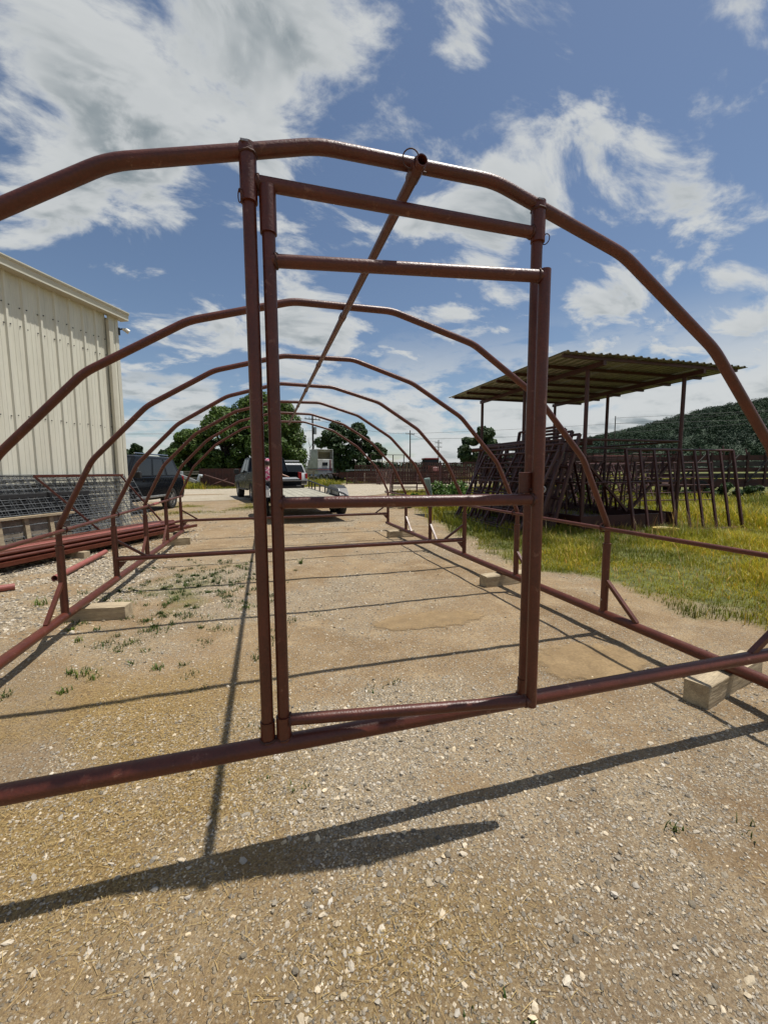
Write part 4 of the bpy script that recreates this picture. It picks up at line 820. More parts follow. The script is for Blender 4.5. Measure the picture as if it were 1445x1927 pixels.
# ================================================================== COVERED HAY FEEDER
def feeder():
    X0, X1, Y0, Y1 = 6.08, 8.76, 5.92, 10.28; ZT = 3.42
    T = thing('covered_hay_feeder', 'red steel hay feeder with tall posts under a ribbed flat metal roof', 'hay feeder', ((X0+X1)/2, (Y0+Y1)/2, 0))
    cx, cy = (X0+X1)/2, (Y0+Y1)/2; q = lambda x, y, z: (x-cx, y-cy, z)
    ys = (Y0, (Y0+Y1)/2, Y1)
    for x in (X0, X1):
        for y in ys: MB().tube([q(x, y, 0), q(x, y, ZT)], 0.043, 12).build('post', 'red_dark', T)
        MB().bar(q(x, Y0-0.45, ZT+0.04), q(x, Y1+0.1, ZT+0.04), 0.07, 0.09).build('rafter', 'red_dark', T)
    for k in range(7):
        y = 5.5+k*0.79; MB().bar(q(5.1, y, ZT+0.115), q(9.75, y, ZT+0.115), 0.05, 0.06).build('purlin', 'red_dark', T)
    # roof sheets, ribs running away from us
    prof = []; sw = 0.972; nr = 5
    for k in range(nr): a = k*sw/nr; prof += [(a, 0), (a+0.055, 0), (a+0.075, 0.028), (a+0.115, 0.028), (a+0.135, 0)]
    prof.append((sw, 0)); n = len(prof); mb = MB(); Ly = 5.12
    vs = [(x, y, z+o) for o in (0, 0.006) for y in (0, Ly) for x, z in prof]
    fs = [(i, i+1, n+i+1, n+i) for i in range(n-1)]+[(2*n+i, 3*n+i, 3*n+i+1, 2*n+i+1) for i in range(n-1)]+[(i, 2*n+i, 2*n+i+1, i+1) for i in range(n-1)]+[(n+i, n+i+1, 3*n+i+1, 3*n+i) for i in range(n-1)]+[(0, n, 3*n, 2*n), (n-1, 3*n-1, 4*n-1, 2*n-1)]
    me = mb.add(vs, fs).mesh('roof_sheet', 'roofsheet')
    for k in range(5): inst('roof_sheet', me, T, q(5.0+k*0.965, 5.34+random.uniform(-.02, .02), ZT+0.147+0.009*(k % 2)))
    # trough
    for a, b in (((X0, Y0), (X1-0.35, Y0)), ((X0, Y1), (X1, Y1)), ((X0, Y0), (X0, Y1)), ((X1, Y0), (X1, Y1))):
        MB().bar(q(a[0], a[1]-0.03, 0.17), q(b[0], b[1]-0.03, 0.17), 0.03, 0.31).build('trough_wall', 'red_dark', T)
    MB().box((0, 0, 0.05), (X1-X0-0.1, Y1-Y0-0.1, 0.04)).build('trough_floor', 'red_rust', T)
    for z, r in ((1.98, 0.026), (1.80, 0.016), (1.05, 0.02)):
        pts = [q(X0, Y0, z), q(X1, Y0, z), q(X1, Y1, z), q(X0, Y1, z)]
        for i in range(4): MB().tube([pts[i], pts[(i+1) % 4]], r, 8).build('rail', 'red_dark', T)
    for i in range(1, 9):
        y = Y0+(Y1-Y0)*i/9
        for x in (X0, X1): MB().tube([q(x, y, 0.1), q(x, y, 1.06)], 0.016, 8).build('side_bar', 'red_dark', T)
    # V shaped lattice cradle
    ca = Vector(q(cx, 0, 0.42)); hy = Y1-Y0-0.2
    for s in (-1, 1):
        tp = Vector((s*(X1-X0)/2*0.96, 0, 1.52)); bt = Vector((s*0.04, 0, 0.40)); N_ = 16
        for k in range(-4, N_):
            for dr in (1, -1):
                y0 = -hy/2+hy*k/N_; y1 = y0+hy*4/N_
                ya, yb = max(y0, -hy/2), min(y1, hy/2)
                fa = (ya-y0)/(y1-y0); fb = (yb-y0)/(y1-y0)
                if dr < 0: fa, fb = 1-fa, 1-fb
                A = bt.lerp(tp, fa); B = bt.lerp(tp, fb); MB().bar((A.x, ya, A.z+0.012*dr), (B.x, yb, B.z+0.012*dr), 0.048, 0.014, (0, 0, 1)).build('lattice_bar', 'red_dark', T)
        for y in (-hy/2-0.02, 0, hy/2): MB().bar((bt.x, y, bt.z), (tp.x, y, tp.z+0.06), 0.05, 0.05).build('cradle_arm', 'red_dark', T)
    # wire netting round the upper rail
    m = MB()
    for i in range(13):
        x = X0+(X1-X0)*i/12
        for y in (Y0, Y1): m.tube([q(x, y, 1.55), q(x, y, 1.98)], 0.004, 4, False)
    for i in range(21):
        y = Y0+(Y1-Y0)*i/20
        for x in (X0, X1): m.tube([q(x, y, 1.55), q(x, y, 1.98)], 0.004, 4, False)
    for z in (1.55, 1.68):
        for a, b in ((q(X0, Y0, z), q(X1, Y0, z)), (q(X1, Y0, z), q(X1, Y1, z)), (q(X0, Y0, z), q(X0, Y1, z)), (q(X0, Y1, z), q(X1, Y1, z))): m.tube([a, b], 0.006, 4, False)
    o = m.build('wire_netting', 'red_rust', T)
feeder()
def gate(name, label, p0, p1, H, lean, nh=6, nv=4, r=0.022, m='red_dark', group=None, extra=False, z0=0.03):
    """a tubular livestock gate standing on the line p0-p1, its top leaning by `lean` metres to the left of p0->p1"""
    p0 = Vector((*p0, 0)); p1 = Vector((*p1, 0)); d = p1-p0; L = d.length; T = thing(name, label, 'gate', p0, math.atan2(d.y, d.x), group)
    h = math.sqrt(max(0.01, H*H-lean*lean))
    P = lambda u, f: (u, lean*f, z0+h*f)
    for k in range(nh):
        f = k/(nh-1); MB().tube([P(0, f), P(L, f)], r*(1.0 if k in (0, nh-1) else 0.8), 8).build('gate_bar', m, T)
    for k in range(nv):
        u = L*k/(nv-1); MB().bar(P(u, 0), P(u, 1.0), r*2.3 if k in (0, nv-1) else r*1.6, r*1.8).build('stile', m, T)
    if extra:
        MB().bar(P(L*0.05, 0.05), P(L*0.33, 0.95), r*1.4, r*1.4).build('diagonal_brace', m, T)
    return T
GL = [('gate nearest the frame, leaning against the left side of the feeder', 4.62, 6.05, 9.10, 1.95), ('second gate in the stack leaning against the left side of the feeder', 4.82, 6.35, 9.30, 2.02), ('third gate in the stack leaning against the left side of the feeder', 5.00, 6.0, 8.9, 1.98), ('fourth gate in the stack leaning against the left side of the feeder', 5.16, 6.6, 9.6, 2.05), ('fifth gate in the stack leaning against the left side of the feeder', 5.30, 6.2, 9.2, 2.0), ('rearmost gate in the stack leaning against the left side of the feeder', 5.45, 6.7, 9.7, 2.04)]
for k, (lb, x, ya, yb, H) in enumerate(GL):
    gate('livestock_gate', 'dark red tubular '+lb, (x, yb), (x+0.05*k % 0.1, ya), H, 0.92-0.13*k, 6, 4 if k % 2 else 5, 0.024, 'red_dark', 'gates leaning on the feeder', k % 2 == 1)
gate('upright_bar_gate', 'tall red panel of upright bars leaning on the near side of the feeder', (6.85, 5.28), (9.74, 5.12), 1.76, 0.34, 2, 9, 0.025, 'red_dark')
for k, (a, b, H, ln, lb) in enumerate([((11.6, 9.5), (14.4, 9.0), 1.55, 0.22, 'red gate with long bars standing in the grass right of the feeder'), ((10.4, 10.9), (12.9, 10.6), 1.7, 0.75, 'slanting ladder like gate right of the feeder, nearer of two'), ((12.7, 11.6), (14.6, 11.4), 1.75, 0.9, 'slanting ladder like gate right of the feeder, farther of two'), ((9.2, 11.4), (11.4, 11.2), 1.6, 0.5, 'red gate standing in the grass close behind the feeder')]):
    gate('livestock_gate', lb, a, b, H, ln, 7, 5, 0.022, 'red_dark', 'gates in the grass beyond the feeder', k == 1)
rgx = random.Random(77)
for k in range(11):
    x = 9.4+rgx.uniform(0, 8.0); y = 11.8+rgx.uniform(0, 7); L_ = rgx.uniform(1.8, 3.4); a = rgx.uniform(-.5, .3)
    gate('livestock_gate', 'dark red gate in the tangle of gates and panels standing behind the feeder', (x, y), (x+L_*math.cos(a), y+L_*math.sin(a)), rgx.uniform(1.5, 2.1), rgx.uniform(-.2, 1.0), rgx.choice([6, 7, 8]), rgx.choice([4, 5, 6]), 0.026, rgx.choice(['red_dark', 'red_rust']), 'tangle of gates behind the feeder', k % 3 == 0)
for k in range(4):
    y0 = 5.95+0.25*k
    gate('livestock_gate', ['tall narrow ladder like gate propped steeply on the near left post of the feeder', 'second tall gate propped near the left post of the feeder', 'third tall gate propped at the left side of the feeder', 'tall gate propped deepest at the left side of the feeder'][k], (5.35+0.1*k, y0+1.5), (5.35+0.1*k, y0), 2.15+0.06*k, 0.62-0.08*k, 7, 2, 0.03, 'red_dark', 'tall gates propped on the feeder')
# piles of red panels laid flat on a rack; sunlit pink painted on top
def flat_pile(name, label, c, rz, L, Wd, z, n, m='red_pale', m2='red_dark', leg=True):
    T = thing(name, label, 'panel stack', (c[0], c[1], 0), rz)
    for k in range(n):
        zz = z-0.07*(n-1-k); ox = random.uniform(-.15, .15)
        for s in (-0.5, -0.17, 0.17, 0.5): MB().bar((-L/2+ox, s*Wd, zz), (L/2+ox, s*Wd, zz), 0.05, 0.05).build('panel_bar', m if k == n-1 else m2, T)  # top layer takes a paler red for the sunlight on its bars
        for s in (-0.5, 0, 0.5): MB().bar((s*L+ox, -Wd/2, zz), (s*L+ox, Wd/2, zz), 0.05, 0.045).build('panel_cross_bar', m2, T)
    if leg:
        for sx in (-0.42, 0.42):
            for sy in (-0.4, 0.4): MB().bar((sx*L, sy*Wd, 0), (sx*L, sy*Wd, z-0.07*n), 0.07, 0.07).build('rack_leg', 'red_rust', T)
            MB().bar((sx*L, -0.5*Wd, z-0.07*n), (sx*L, 0.5*Wd, z-0.07*n), 0.07, 0.07).build('rack_beam', 'red_rust', T)
flat_pile('panel_stack', 'faded pink red panels piled flat on a rack behind the feeder', (14.3, 13.6), R(-6), 5.2, 1.6, 1.62, 6)
flat_pile('panel_stack', 'second pile of dark red panels on a rack farther behind the feeder', (18.5, 17.5), R(8), 5.0, 1.6, 2.1, 5)
def dark_wagon():
    T = thing('stock_wagon', 'dark derelict slatted stock wagon in weeds at the right edge', 'wagon', (20.9, 13.0, 0), R(-18))
    for k in range(5): MB().box((0, -1.0, 0.75+0.28*k), (6.5, 0.05, 0.2)).build('slat', 'polewood' if k % 2 else 'red_rust', T)
    for k in range(5): MB().box((0, 1.0, 0.75+0.28*k), (6.5, 0.05, 0.2)).build('slat', 'red_rust', T)
    for k in range(9): MB().box((-3.2+0.8*k, -1.05, 1.25), (0.09, 0.06, 1.7)).build('upright', 'red_rust', T)
    MB().box((0, 0, 0.6), (6.6, 2.1, 0.16)).build('floor', 'red_rust', T)
    for k in range(4): MB().bar((-3.0+1.5*k, -1.08, 0.75), (-1.9+1.5*k, -1.08, 2.0), 0.07, 0.05).build('brace', 'polewood', T)
    for k in range(7): MB().tube([(-3.1+k*1.03, -1.0, 1.95), (-3.1+k*1.03, -0.9, 2.25+0.08*(k % 3))], 0.03, 6).build('stake', 'red_rust', T)
    for x in (-2, 2):
        for s in (-1, 1): wheel(T, x, s*0.95, 0.42, 0.25, rim='red_rust')
dark_wagon()
# ------------------------------------------------------------------ racks and clutter beyond the road
def bar_panel(label, c, rz, L, H, nb, m='red_rust', group='panels standing beyond the frame', lean=0.0, horiz=False):
    T = thing('bar_panel', label, 'gate', (c[0], c[1], 0), rz, group)
    n = Vector((0, lean, 0))
    for z in (0.12, 0.5*H, H): MB().bar((-L/2, lean*z/H, z), (L/2, lean*z/H, z), 0.06, 0.06).build('rail', m, T)
    for k in range(nb):
        if horiz and 0 < k < nb-1: z = 0.12+(H-0.12)*k/(nb-1); MB().bar((-L/2, lean*z/H, z), (L/2, lean*z/H, z), 0.04, 0.04).build('bar', m, T); continue
        x = -L/2+L*(0 if (horiz and k == 0) else 1 if horiz else k/(nb-1)); MB().bar((x, 0, 0.0), (x, lean, H), 0.085, 0.085).build('bar', m, T)
bar_panel('rusty panel of close upright bars standing in front of the tractor', (15.6, 36.0), R(-4), 6.6, 2.1, 30)
bar_panel('rusty panel of upright bars beside the one before the tractor', (20.2, 34.0), R(-14), 4.6, 2.15, 20)
bar_panel('tall rusty panel leaning at the end of the row of panels', (14.1, 21.5), R(-60), 2.8, 2.1, 10, lean=0.5)
bar_panel('dark gate with level bars just left of the stacked gates', (10.2, 19.0), R(-20), 3.0, 1.75, 7, 'red_dark', lean=0.4, horiz=True)
bar_panel('brown gate with a bent top rail near the grey green pedestal', (8.2, 21.0), R(-8), 3.4, 1.25, 6, 'red_dark', lean=-0.3, horiz=True)
bar_panel('brown gate leaning beside the white road', (7.4, 21.8), R(-25), 1.6, 1.15, 5, 'red_dark', lean=0.5, horiz=True)
bar_panel('tall dark frame standing behind the stacked gates', (10.6, 13.6), R(-30), 2.6, 2.3, 6, 'red_rust', horiz=True)
bar_panel('yellowish rusty rack left of the tractor', (13.9, 42.0), R(0), 3.2, 2.3, 9, M['tan_inside'])
bar_panel('open hay ring frame with hoops above the beams', (13.2, 44.5), R(0), 4.0, 3.2, 4, 'red_rust', horiz=False)
for k in range(18):
    xx = 8.5+k*0.95+rgx.uniform(-.4, .4)
    mm = ('red_rust', 'red_dark', 'greywood')[k % 3]; hh = rgx.uniform(1.1, 1.95)
    bar_panel('%s %s panel of %s bars in the crowded row beyond the gravel road' % ('tall' if hh > 1.5 else 'low', {'red_rust': 'rusty', 'red_dark': 'dark red', 'greywood': 'grey wooden'}[mm], 'level' if k % 2 == 0 else 'upright'), (xx, 38.5+0.12*k+rgx.uniform(-1.5, 4)), R(rgx.uniform(-35, 20)), rgx.uniform(1.8, 3.6), hh, rgx.choice([6, 9, 12]), mm, 'crowded row of racks beyond the road', rgx.uniform(-.4, .6), k % 2 == 0)
def beam(label, c, rz, L, z, m='red_rust', h=0.36):
    o = MB().box((0, 0, h/2-0.02), (L, 0.22, 0.03)).box((0, 0, -h/2+0.02), (L, 0.22, 0.03)).box((0, 0, 0), (L, 0.03, h-0.07)).build('steel_beam', m); o.location = (c[0], c[1], z); o.rotation_euler = (0, 0, rz); tag(o, label, 'beam')
beam('long brown steel beam lying across the yard behind the semi truck', (13.2, 42.6), R(-14), 12.0, 0.95, 'red_rust', 0.62)
beam('lower rusty steel beam beneath the long brown one', (14.0, 42.0), R(-13), 9.5, 0.42, 'red_rust', 0.40)
for k, (x, y) in enumerate(((9.2, 43.6), (13.5, 42.5), (17.8, 41.6))):
    o = MB().box((0, 0, 0.11), (0.3, 1.4, 0.22)).box((0, 0.3, 0.42), (0.28, 0.3, 0.42)).build('sleeper_block', 'greywood'); o.location = (x, y, 0); tag(o, ['wood sleeper under the left end of the long beams', 'wood sleeper under the middle of the long beams', 'wood sleeper under the right end of the long beams'][k], 'timber')
def flat_trailer():
    T = thing('flat_trailer', 'long pale flat trailer loaded with scrap beyond the semi truck', 'trailer', (17.5, 58, 0), R(-12))
    MB().box((0, 0, 1.5), (13, 2.4, 0.18)).build('deck', 'tank', T); MB().box((0, 0, 1.1), (12, 1.0, 0.5)).build('chassis', 'red_rust', T)
    for x in (-5, -4, 4): 
        for s in (-1, 1): wheel(T, x, s*1.0, 0.5, 0.3, rim='alu')
flat_trailer()
for k in range(16):
    x = 9.5+k*0.85+random.uniform(-.3, .3); y = 47+random.uniform(-2, 2); L = random.uniform(1.2, 3.2)
    mb = MB()
    for j in range(6):
        a = random.uniform(-0.7, 0.7); z = random.uniform(0.15, 1.0); mb.bar((-L/2*math.cos(a), -L/2*math.sin(a)*0.5, z), (L/2*math.cos(a), L/2*math.sin(a)*0.5, max(0.05, z+random.uniform(-.6, .6))), 0.07, 0.07)
    mb.box((0, 0, 0.25), (L*0.7, 0.7, 0.5), Matrix.Rotation(random.uniform(-.3, .3), 3, 'Z'))
    o = mb.build('scrap_heap', random.choice(['red_rust', 'red_rust', 'greywood', 'alu', 'red_dark'])); o.location = (x, y, 0); tag(o, 'small heap of scrap metal and offcuts in the row behind the long beams', 'scrap heap', 'scrap heaps behind the beams')
# left side, under the oak
def left_clutter():
    T = thing('loading_chute', 'bent grey aluminium loading ramp on thin legs under the oak', 'ramp', (-6.6, 33.6, 0), R(0))
    MB().bar((-1.9, 0, 1.05), (-0.3, 0, 1.1), 0.6, 0.22).build('ramp_bed', 'alu', T); MB().bar((-0.3, 0, 1.1), (0.9, 0, 0.55), 0.6, 0.2).build('ramp_chute', 'alu', T)
    for x in (-1.8, -0.4): 
        for s in (-.25, .25): MB().bar((x, s, 0), (x+0.05, s, 1.0), 0.06, 0.06).build('leg', 'blacksteel', T)
    MB().bar((-0.4, -0.25, 0.6), (0.2, -0.25, 0.05), 0.05, 0.05).build('stay', 'blacksteel', T)
    MB().tube([(1.0, 0, 0.55), (1.15, 0, 1.05), (1.35, 0, 1.0)], 0.13, 10).build('hood', 'tank', T)
    T = thing('sheet_metal_tank', 'pale grey sheet metal box under the oak behind the black vehicle', 'tank', (-8.6, 36.0, 0), R(4))
    MB().box((0, 0, 0.95), (3.0, 1.2, 0.85)).build('shell', 'tank', T, 0.04)
    for x in (-1.2, 1.2): MB().box((x, 0, 0.26), (0.15, 1.1, 0.54)).build('skid', 'red_rust', T)
    T = thing('steel_bin', 'dark rust red steel bin under the oak', 'bin', (-3.55, 35.5, 0), R(-3))
    for s in (-1, 1): MB().box((0, s*0.9, 0.85), (4.1, 0.05, 1.5)).build('side', 'red_rust', T); MB().box((s*2.02, 0, 0.85), (0.05, 1.75, 1.5)).build('end', 'red_rust', T)
    for k in range(8): MB().box((-1.8+k*0.51, -0.94, 0.85), (0.07, 0.05, 1.45)).build('rib', 'red_dark', T)
    MB().box((0, 0, 0.12), (4.0, 1.75, 0.06)).build('floor', 'red_rust', T)
    for a, b, lb in (((-5.1, 33.4, 1.1), (-2.1, 33.2, 0.05), 'rusty pole leaning down to the right before the steel bin'), ((-5.2, 33.3, 0.05), (-3.4, 33.6, 0.75), 'rusty pole propped up to the right before the steel bin')):
        o = MB().tube([Vector(a)-Vector((a[0], a[1], 0)), Vector(b)-Vector((a[0], a[1], 0))], 0.06, 8).build('steel_pole', 'red_rust'); o.location = (a[0], a[1], 0); tag(o, lb, 'pole')
    T = thing('pale_post_frame', 'pale blue grey post and board beside the front of the pickup', 'post', (-1.75, 36.0, 0), 0)
    MB().box((0, 0, 0.7), (0.12, 0.12, 1.4)).build('post', 'tank', T); MB().box((-0.5, 0.05, 0.95), (0.9, 0.06, 0.7)).build('board', 'tank', T)
    T = thing('rail_fence', 'low wooden rail fence in the shade of the oak', 'fence', (-12.5, 39, 0), R(6))
    for k in range(8): MB().box((k*2.4, 0, 0.7), (0.14, 0.14, 1.4)).build('post', 'greywood', T)
    for z in (0.45, 0.8, 1.15, 1.35): MB().box((8.4, -0.09, z), (17.2, 0.05, 0.13)).build('rail', 'greywood', T)
left_clutter()
def pedestal():
    T = thing('cable_pedestal', 'leaning grey green metal cable pedestal in weeds beside the frame', 'pedestal', (4.95, 11.62, 0), R(-15))
    T.rotation_euler = (R(3), R(-9), R(-15))
    b = MB().box((0, 0, 0.56), (0.20, 0.14, 1.08)).build('box', 'pedestal', T, 0.03)
    MB().box((0, -0.076, 0.62), (0.15, 0.012, 0.85)).build('door', 'pedestal', b, 0.01); MB().box((0.05, -0.086, 0.62), (0.02, 0.012, 0.06)).build('latch', 'blacksteel', b)
    T = thing('plastic_bucket', 'small yellow bucket lying at the foot of the pedestal', 'bucket', (5.25, 11.5, 0.10), 0); 
    MB().loft([[(x, a*math.cos(t), a*math.sin(t)) for t in [k*math.pi/8 for k in range(16)]] for x, a in ((-0.14, 0.085), (0.12, 0.105), (0.13, 0.11), (0.10, 0.095), (-0.12, 0.075))]).build('shell', 'yellow', T)
    T = thing('salt_lick_tub', 'yellowish shallow tub lying in grass before the feeder', 'tub', (7.05, 4.75, 0.02), 0)
    MB().loft([[(a*math.cos(t), a*math.sin(t), z) for t in [k*math.pi/8 for k in range(16)]] for a, z in ((0.16, 0), (0.22, 0.16), (0.23, 0.165), (0.20, 0.15), (0.15, 0.03))]).build('shell', 'yellow', T)
pedestal()
for k, (x, y, h) in enumerate(((8.6, 13.4, 2.25), (9.5, 14.2, 2.35))):
    o = MB().tube([(0, 0, 0), (0.02, 0, h)], 0.075, 10).build('fence_post', 'polewood'); o.location = (x, y, 0); tag(o, ['dark upright post rising behind the stacked gates, left of two', 'dark upright post rising behind the stacked gates, right of two'][k], 'post')
o = MB().tube([(0, 0, 0), (3.2, 0.2, 0.1)], 0.055, 12).build('steel_pipe', 'red'); o.location = (5.45, 9.72, 1.93); o.rotation_euler = (0, 0, R(-50)); tag(o, 'red pipe lying across the top of the stacked gates', 'pipe')
# ------------------------------------------------------------------ poles and lines
def upole(p, h, arms, label):
    T = thing('utility_pole', label, 'utility pole', (p[0], p[1], 0), R(20))
    MB().tube([(0, 0, 0), (0, 0, h)], [0.17, 0.11], 10).build('pole', 'polewood', T)
    for z in arms:
        MB().box((0, 0, h-z), (2.4, 0.12, 0.12)).build('crossarm', 'polewood', T)
        for x in (-1.1, -0.5, 0.5, 1.1): MB().tube([(x, 0, h-z+0.06), (x, 0, h-z+0.28)], 0.05, 6).build('insulator', 'tank', T)
    return T
upole((6.3, 59.1), 9.5, (0.7,), 'utility pole with a transformer left of the semi truck')
o = bpy.data.objects['utility_pole']; MB().tube([(0.35, 0, 6.7), (0.35, 0, 7.7)], 0.25, 12).build('transformer', 'alu', o)
upole((30.0, 83.5), 10.1, (0.8,), 'utility pole with crossarm in the middle distance, left of two')
upole((44.0, 100.2), 9.5, (0.8, 1.9), 'utility pole with two crossarms in the middle distance, right of two')
upole((88.9, 87.3), 15.5, (), 'tall bare utility pole seen under the feeder roof')
def line(a, b, sag, label, r=0.025):
    A = Vector(a); B = Vector(b); o = MB().tube([A.lerp(B, t)-A-Vector((0, 0, sag*4*t*(1-t))) for t in np.linspace(0, 1, 24)], r, 5).build('power_line', 'wire'); o.location = A; tag(o, label, 'power line', 'power lines')
line((6.3, 59.1, 8.9), (30, 83.5, 9.4), 0.6, 'power line from the transformer pole to the next pole')
line((30, 83.5, 9.4), (44, 100.2, 9.0), 0.4, 'short span of power line between the two middle poles')
line((6.3, 59.1, 8.9), (-70, 62, 9.5), 1.2, 'power line running left from the transformer pole before the oak', 0.02)
line((6.3, 59.1, 7.2), (-70, 60, 7.5), 1.2, 'lower cable running left from the transformer pole before the oak', 0.02)
line((30, 83.5, 9.4), (150, 75, 19), 1.0, 'upper power line running right behind the feeder roof', 0.03)
line((30, 83.5, 8.2), (150, 75, 16), 1.2, 'middle power line running right behind the feeder roof', 0.03)
line((88.9, 87.3, 15.0), (210, 20, 21), 1.0, 'power line running from the tall bare pole before the hill', 0.035)
line((88.9, 87.3, 13.5), (210, 20, 17), 1.0, 'lower power line running from the tall bare pole before the hill', 0.035)

# ================================================================== TREES
def leaves(centers, radii, count, size, seed, tintlo=0.65, tinthi=1.35, flat=0.8):
    rg = np.random.default_rng(seed); k = len(centers); C = np.array(centers, float); Rr = np.array(radii, float)
    w = Rr**2; idx = rg.choice(k, count, p=w/w.sum())
    d = rg.normal(size=(count, 3)); d /= np.linalg.norm(d, axis=1)[:, None]
    rad = Rr[idx]*(0.55+0.5*rg.random(count)**0.6)
    P = C[idx]+d*rad[:, None]*np.array([1, 1, flat])
    nrm = d+rg.normal(size=(count, 3))*0.6+np.array([0, 0, 0.35]); nrm /= np.linalg.norm(nrm, axis=1)[:, None]
    a = np.cross(nrm, rg.normal(size=(count, 3))); a /= np.linalg.norm(a, axis=1)[:, None]; b = np.cross(nrm, a)
    s = size*(0.6+0.8*rg.random(count))[:, None]
    V = np.stack([P-a*s*0.5, P-b*s*0.32+nrm*s*0.06, P+a*s*0.6, P+b*s*0.32+nrm*s*0.06], 1).reshape(-1, 3)
    F = np.arange(count*4).reshape(-1, 4)
    t = tintlo+(tinthi-tintlo)*rg.random(count); cl = 0.8+0.4*rg.random(k); t = t*cl[idx]
    tint = np.stack([t*(0.9+0.25*rg.random(count)), t, t*(0.8+0.4*rg.random(count))], 1)
    return V, F, np.repeat(tint, 4, 0)
def tree(name, label, base, h, rx, lobes, count, size, m='leaf', seed=0, trunk=0.3, low=0.15, group=None):
    rg = random.Random(seed); T = thing(name, label, 'tree', (base[0], base[1], 0), 0, group)
    cs = []; rs = []
    for i in range(lobes):
        t = rg.random(); z = h*(low+(0.93-low)*t); prof = math.sin(math.pi*min(1, 0.18+0.80*t))**0.7
        a = rg.uniform(0, 6.28); q = rx*prof*math.sqrt(rg.random())*0.85; r = h*rg.uniform(0.05, 0.125)
        cs.append((q*math.cos(a), q*math.sin(a), min(z, h-r*0.8))); rs.append(r)
    V, F, t = leaves(cs, rs, count, size, seed+5)
    link_mesh('crown', raw_mesh('crown', V, F, m, t), T)
    mb = MB(); mb.tube([(0, 0, 0), (0.1, 0, h*0.18), (0.0, 0.1, h*0.42), (0.1, 0, h*0.7)], [trunk*1.2, trunk, trunk*0.7, trunk*0.25], 10).build('trunk', 'bark', T)
    mb = MB()
    for c in cs[::2]:
        z0 = rg.uniform(0.15, 0.5)*h; A = Vector((0, 0, min(z0, c[2]*0.8))); B = Vector(c); mb.tube([A, A.lerp(B, 0.5)+Vector((0, 0, -0.05*h*rg.random())), B], [trunk*0.42, trunk*0.25, trunk*0.08], 6)
    mb.build('limbs', 'bark', T)
OAK = [((-8.2, 49.0), 6.2, 3.0, 'smaller leafy tree at the left end of the oak clump'), ((-4.6, 47.8), 9.0, 4.0, 'tall spreading oak left of the gate posts, in the middle of the clump'), ((-0.9, 46.5), 10.2, 4.4, 'tallest dense oak behind the pickup'), ((1.4, 45.3), 8.9, 2.6, 'oak at the right end of the clump above the semi truck')]
for k, (b, h, rx, lb) in enumerate(OAK):
    tree('oak_tree', lb, b, h, rx, 85, 22000, 0.30, 'leaf', 20+k, 0.34, 0.06, 'oaks beyond the road')
tree('broadleaf_tree', 'dark round tree behind the semi truck, left of the pair', (12.2, 73.0), 10.6, 3.6, 34, 8000, 0.5, 'leaf2', 41, 0.35, 0.22, 'trees behind the semi truck')
tree('broadleaf_tree', 'dark round tree behind the semi truck, right of the pair', (16.2, 71.8), 10.0, 3.6, 34, 8000, 0.5, 'leaf2', 42, 0.35, 0.22, 'trees behind the semi truck')
tree('broadleaf_tree', 'thin dark tree at the right of the pair behind the semi truck', (19.4, 71.2), 6.8, 1.7, 18, 2800, 0.5, 'leaf2', 43, 0.2, 0.25, 'trees behind the semi truck')
tree('broadleaf_tree', 'round green tree left of the feeder roof', (29.8, 52.3), 7.9, 4.0, 34, 9000, 0.42, 'leaf2', 44, 0.3, 0.34)
tree('broadleaf_tree', 'small distant tree just right of the building corner', (-24.6, 88.8), 6.9, 4.5, 24, 4500, 0.6, 'leaf2', 45, 0.3, 0.15)
tree('broadleaf_tree', 'low distant tree between the building and the oaks', (-17.0, 80.0), 5.6, 4.2, 20, 3500, 0.55, 'leaf2', 46, 0.25, 0.1)
def bare_tree():
    T = thing('dead_tree', 'thin bare dead tree beside the transformer pole', 'tree', (5.6, 57.5, 0)); rg = random.Random(3)
    MB().tube([(0, 0, 0), (0.1, 0, 2.5), (0, 0, 5.2)], [0.12, 0.08, 0.02], 6).build('trunk', 'bark', T)
    m = MB()
    for k in range(9): z = 1.8+k*0.4; a = rg.uniform(0, 6.3); m.tube([(0.05, 0, z), (0.6*math.cos(a), 0.6*math.sin(a), z+0.5), (0.9*math.cos(a), 0.9*math.sin(a), z+1.1)], [0.04, 0.03, 0.01], 5)
    m.build('limbs', 'bark', T)
bare_tree()
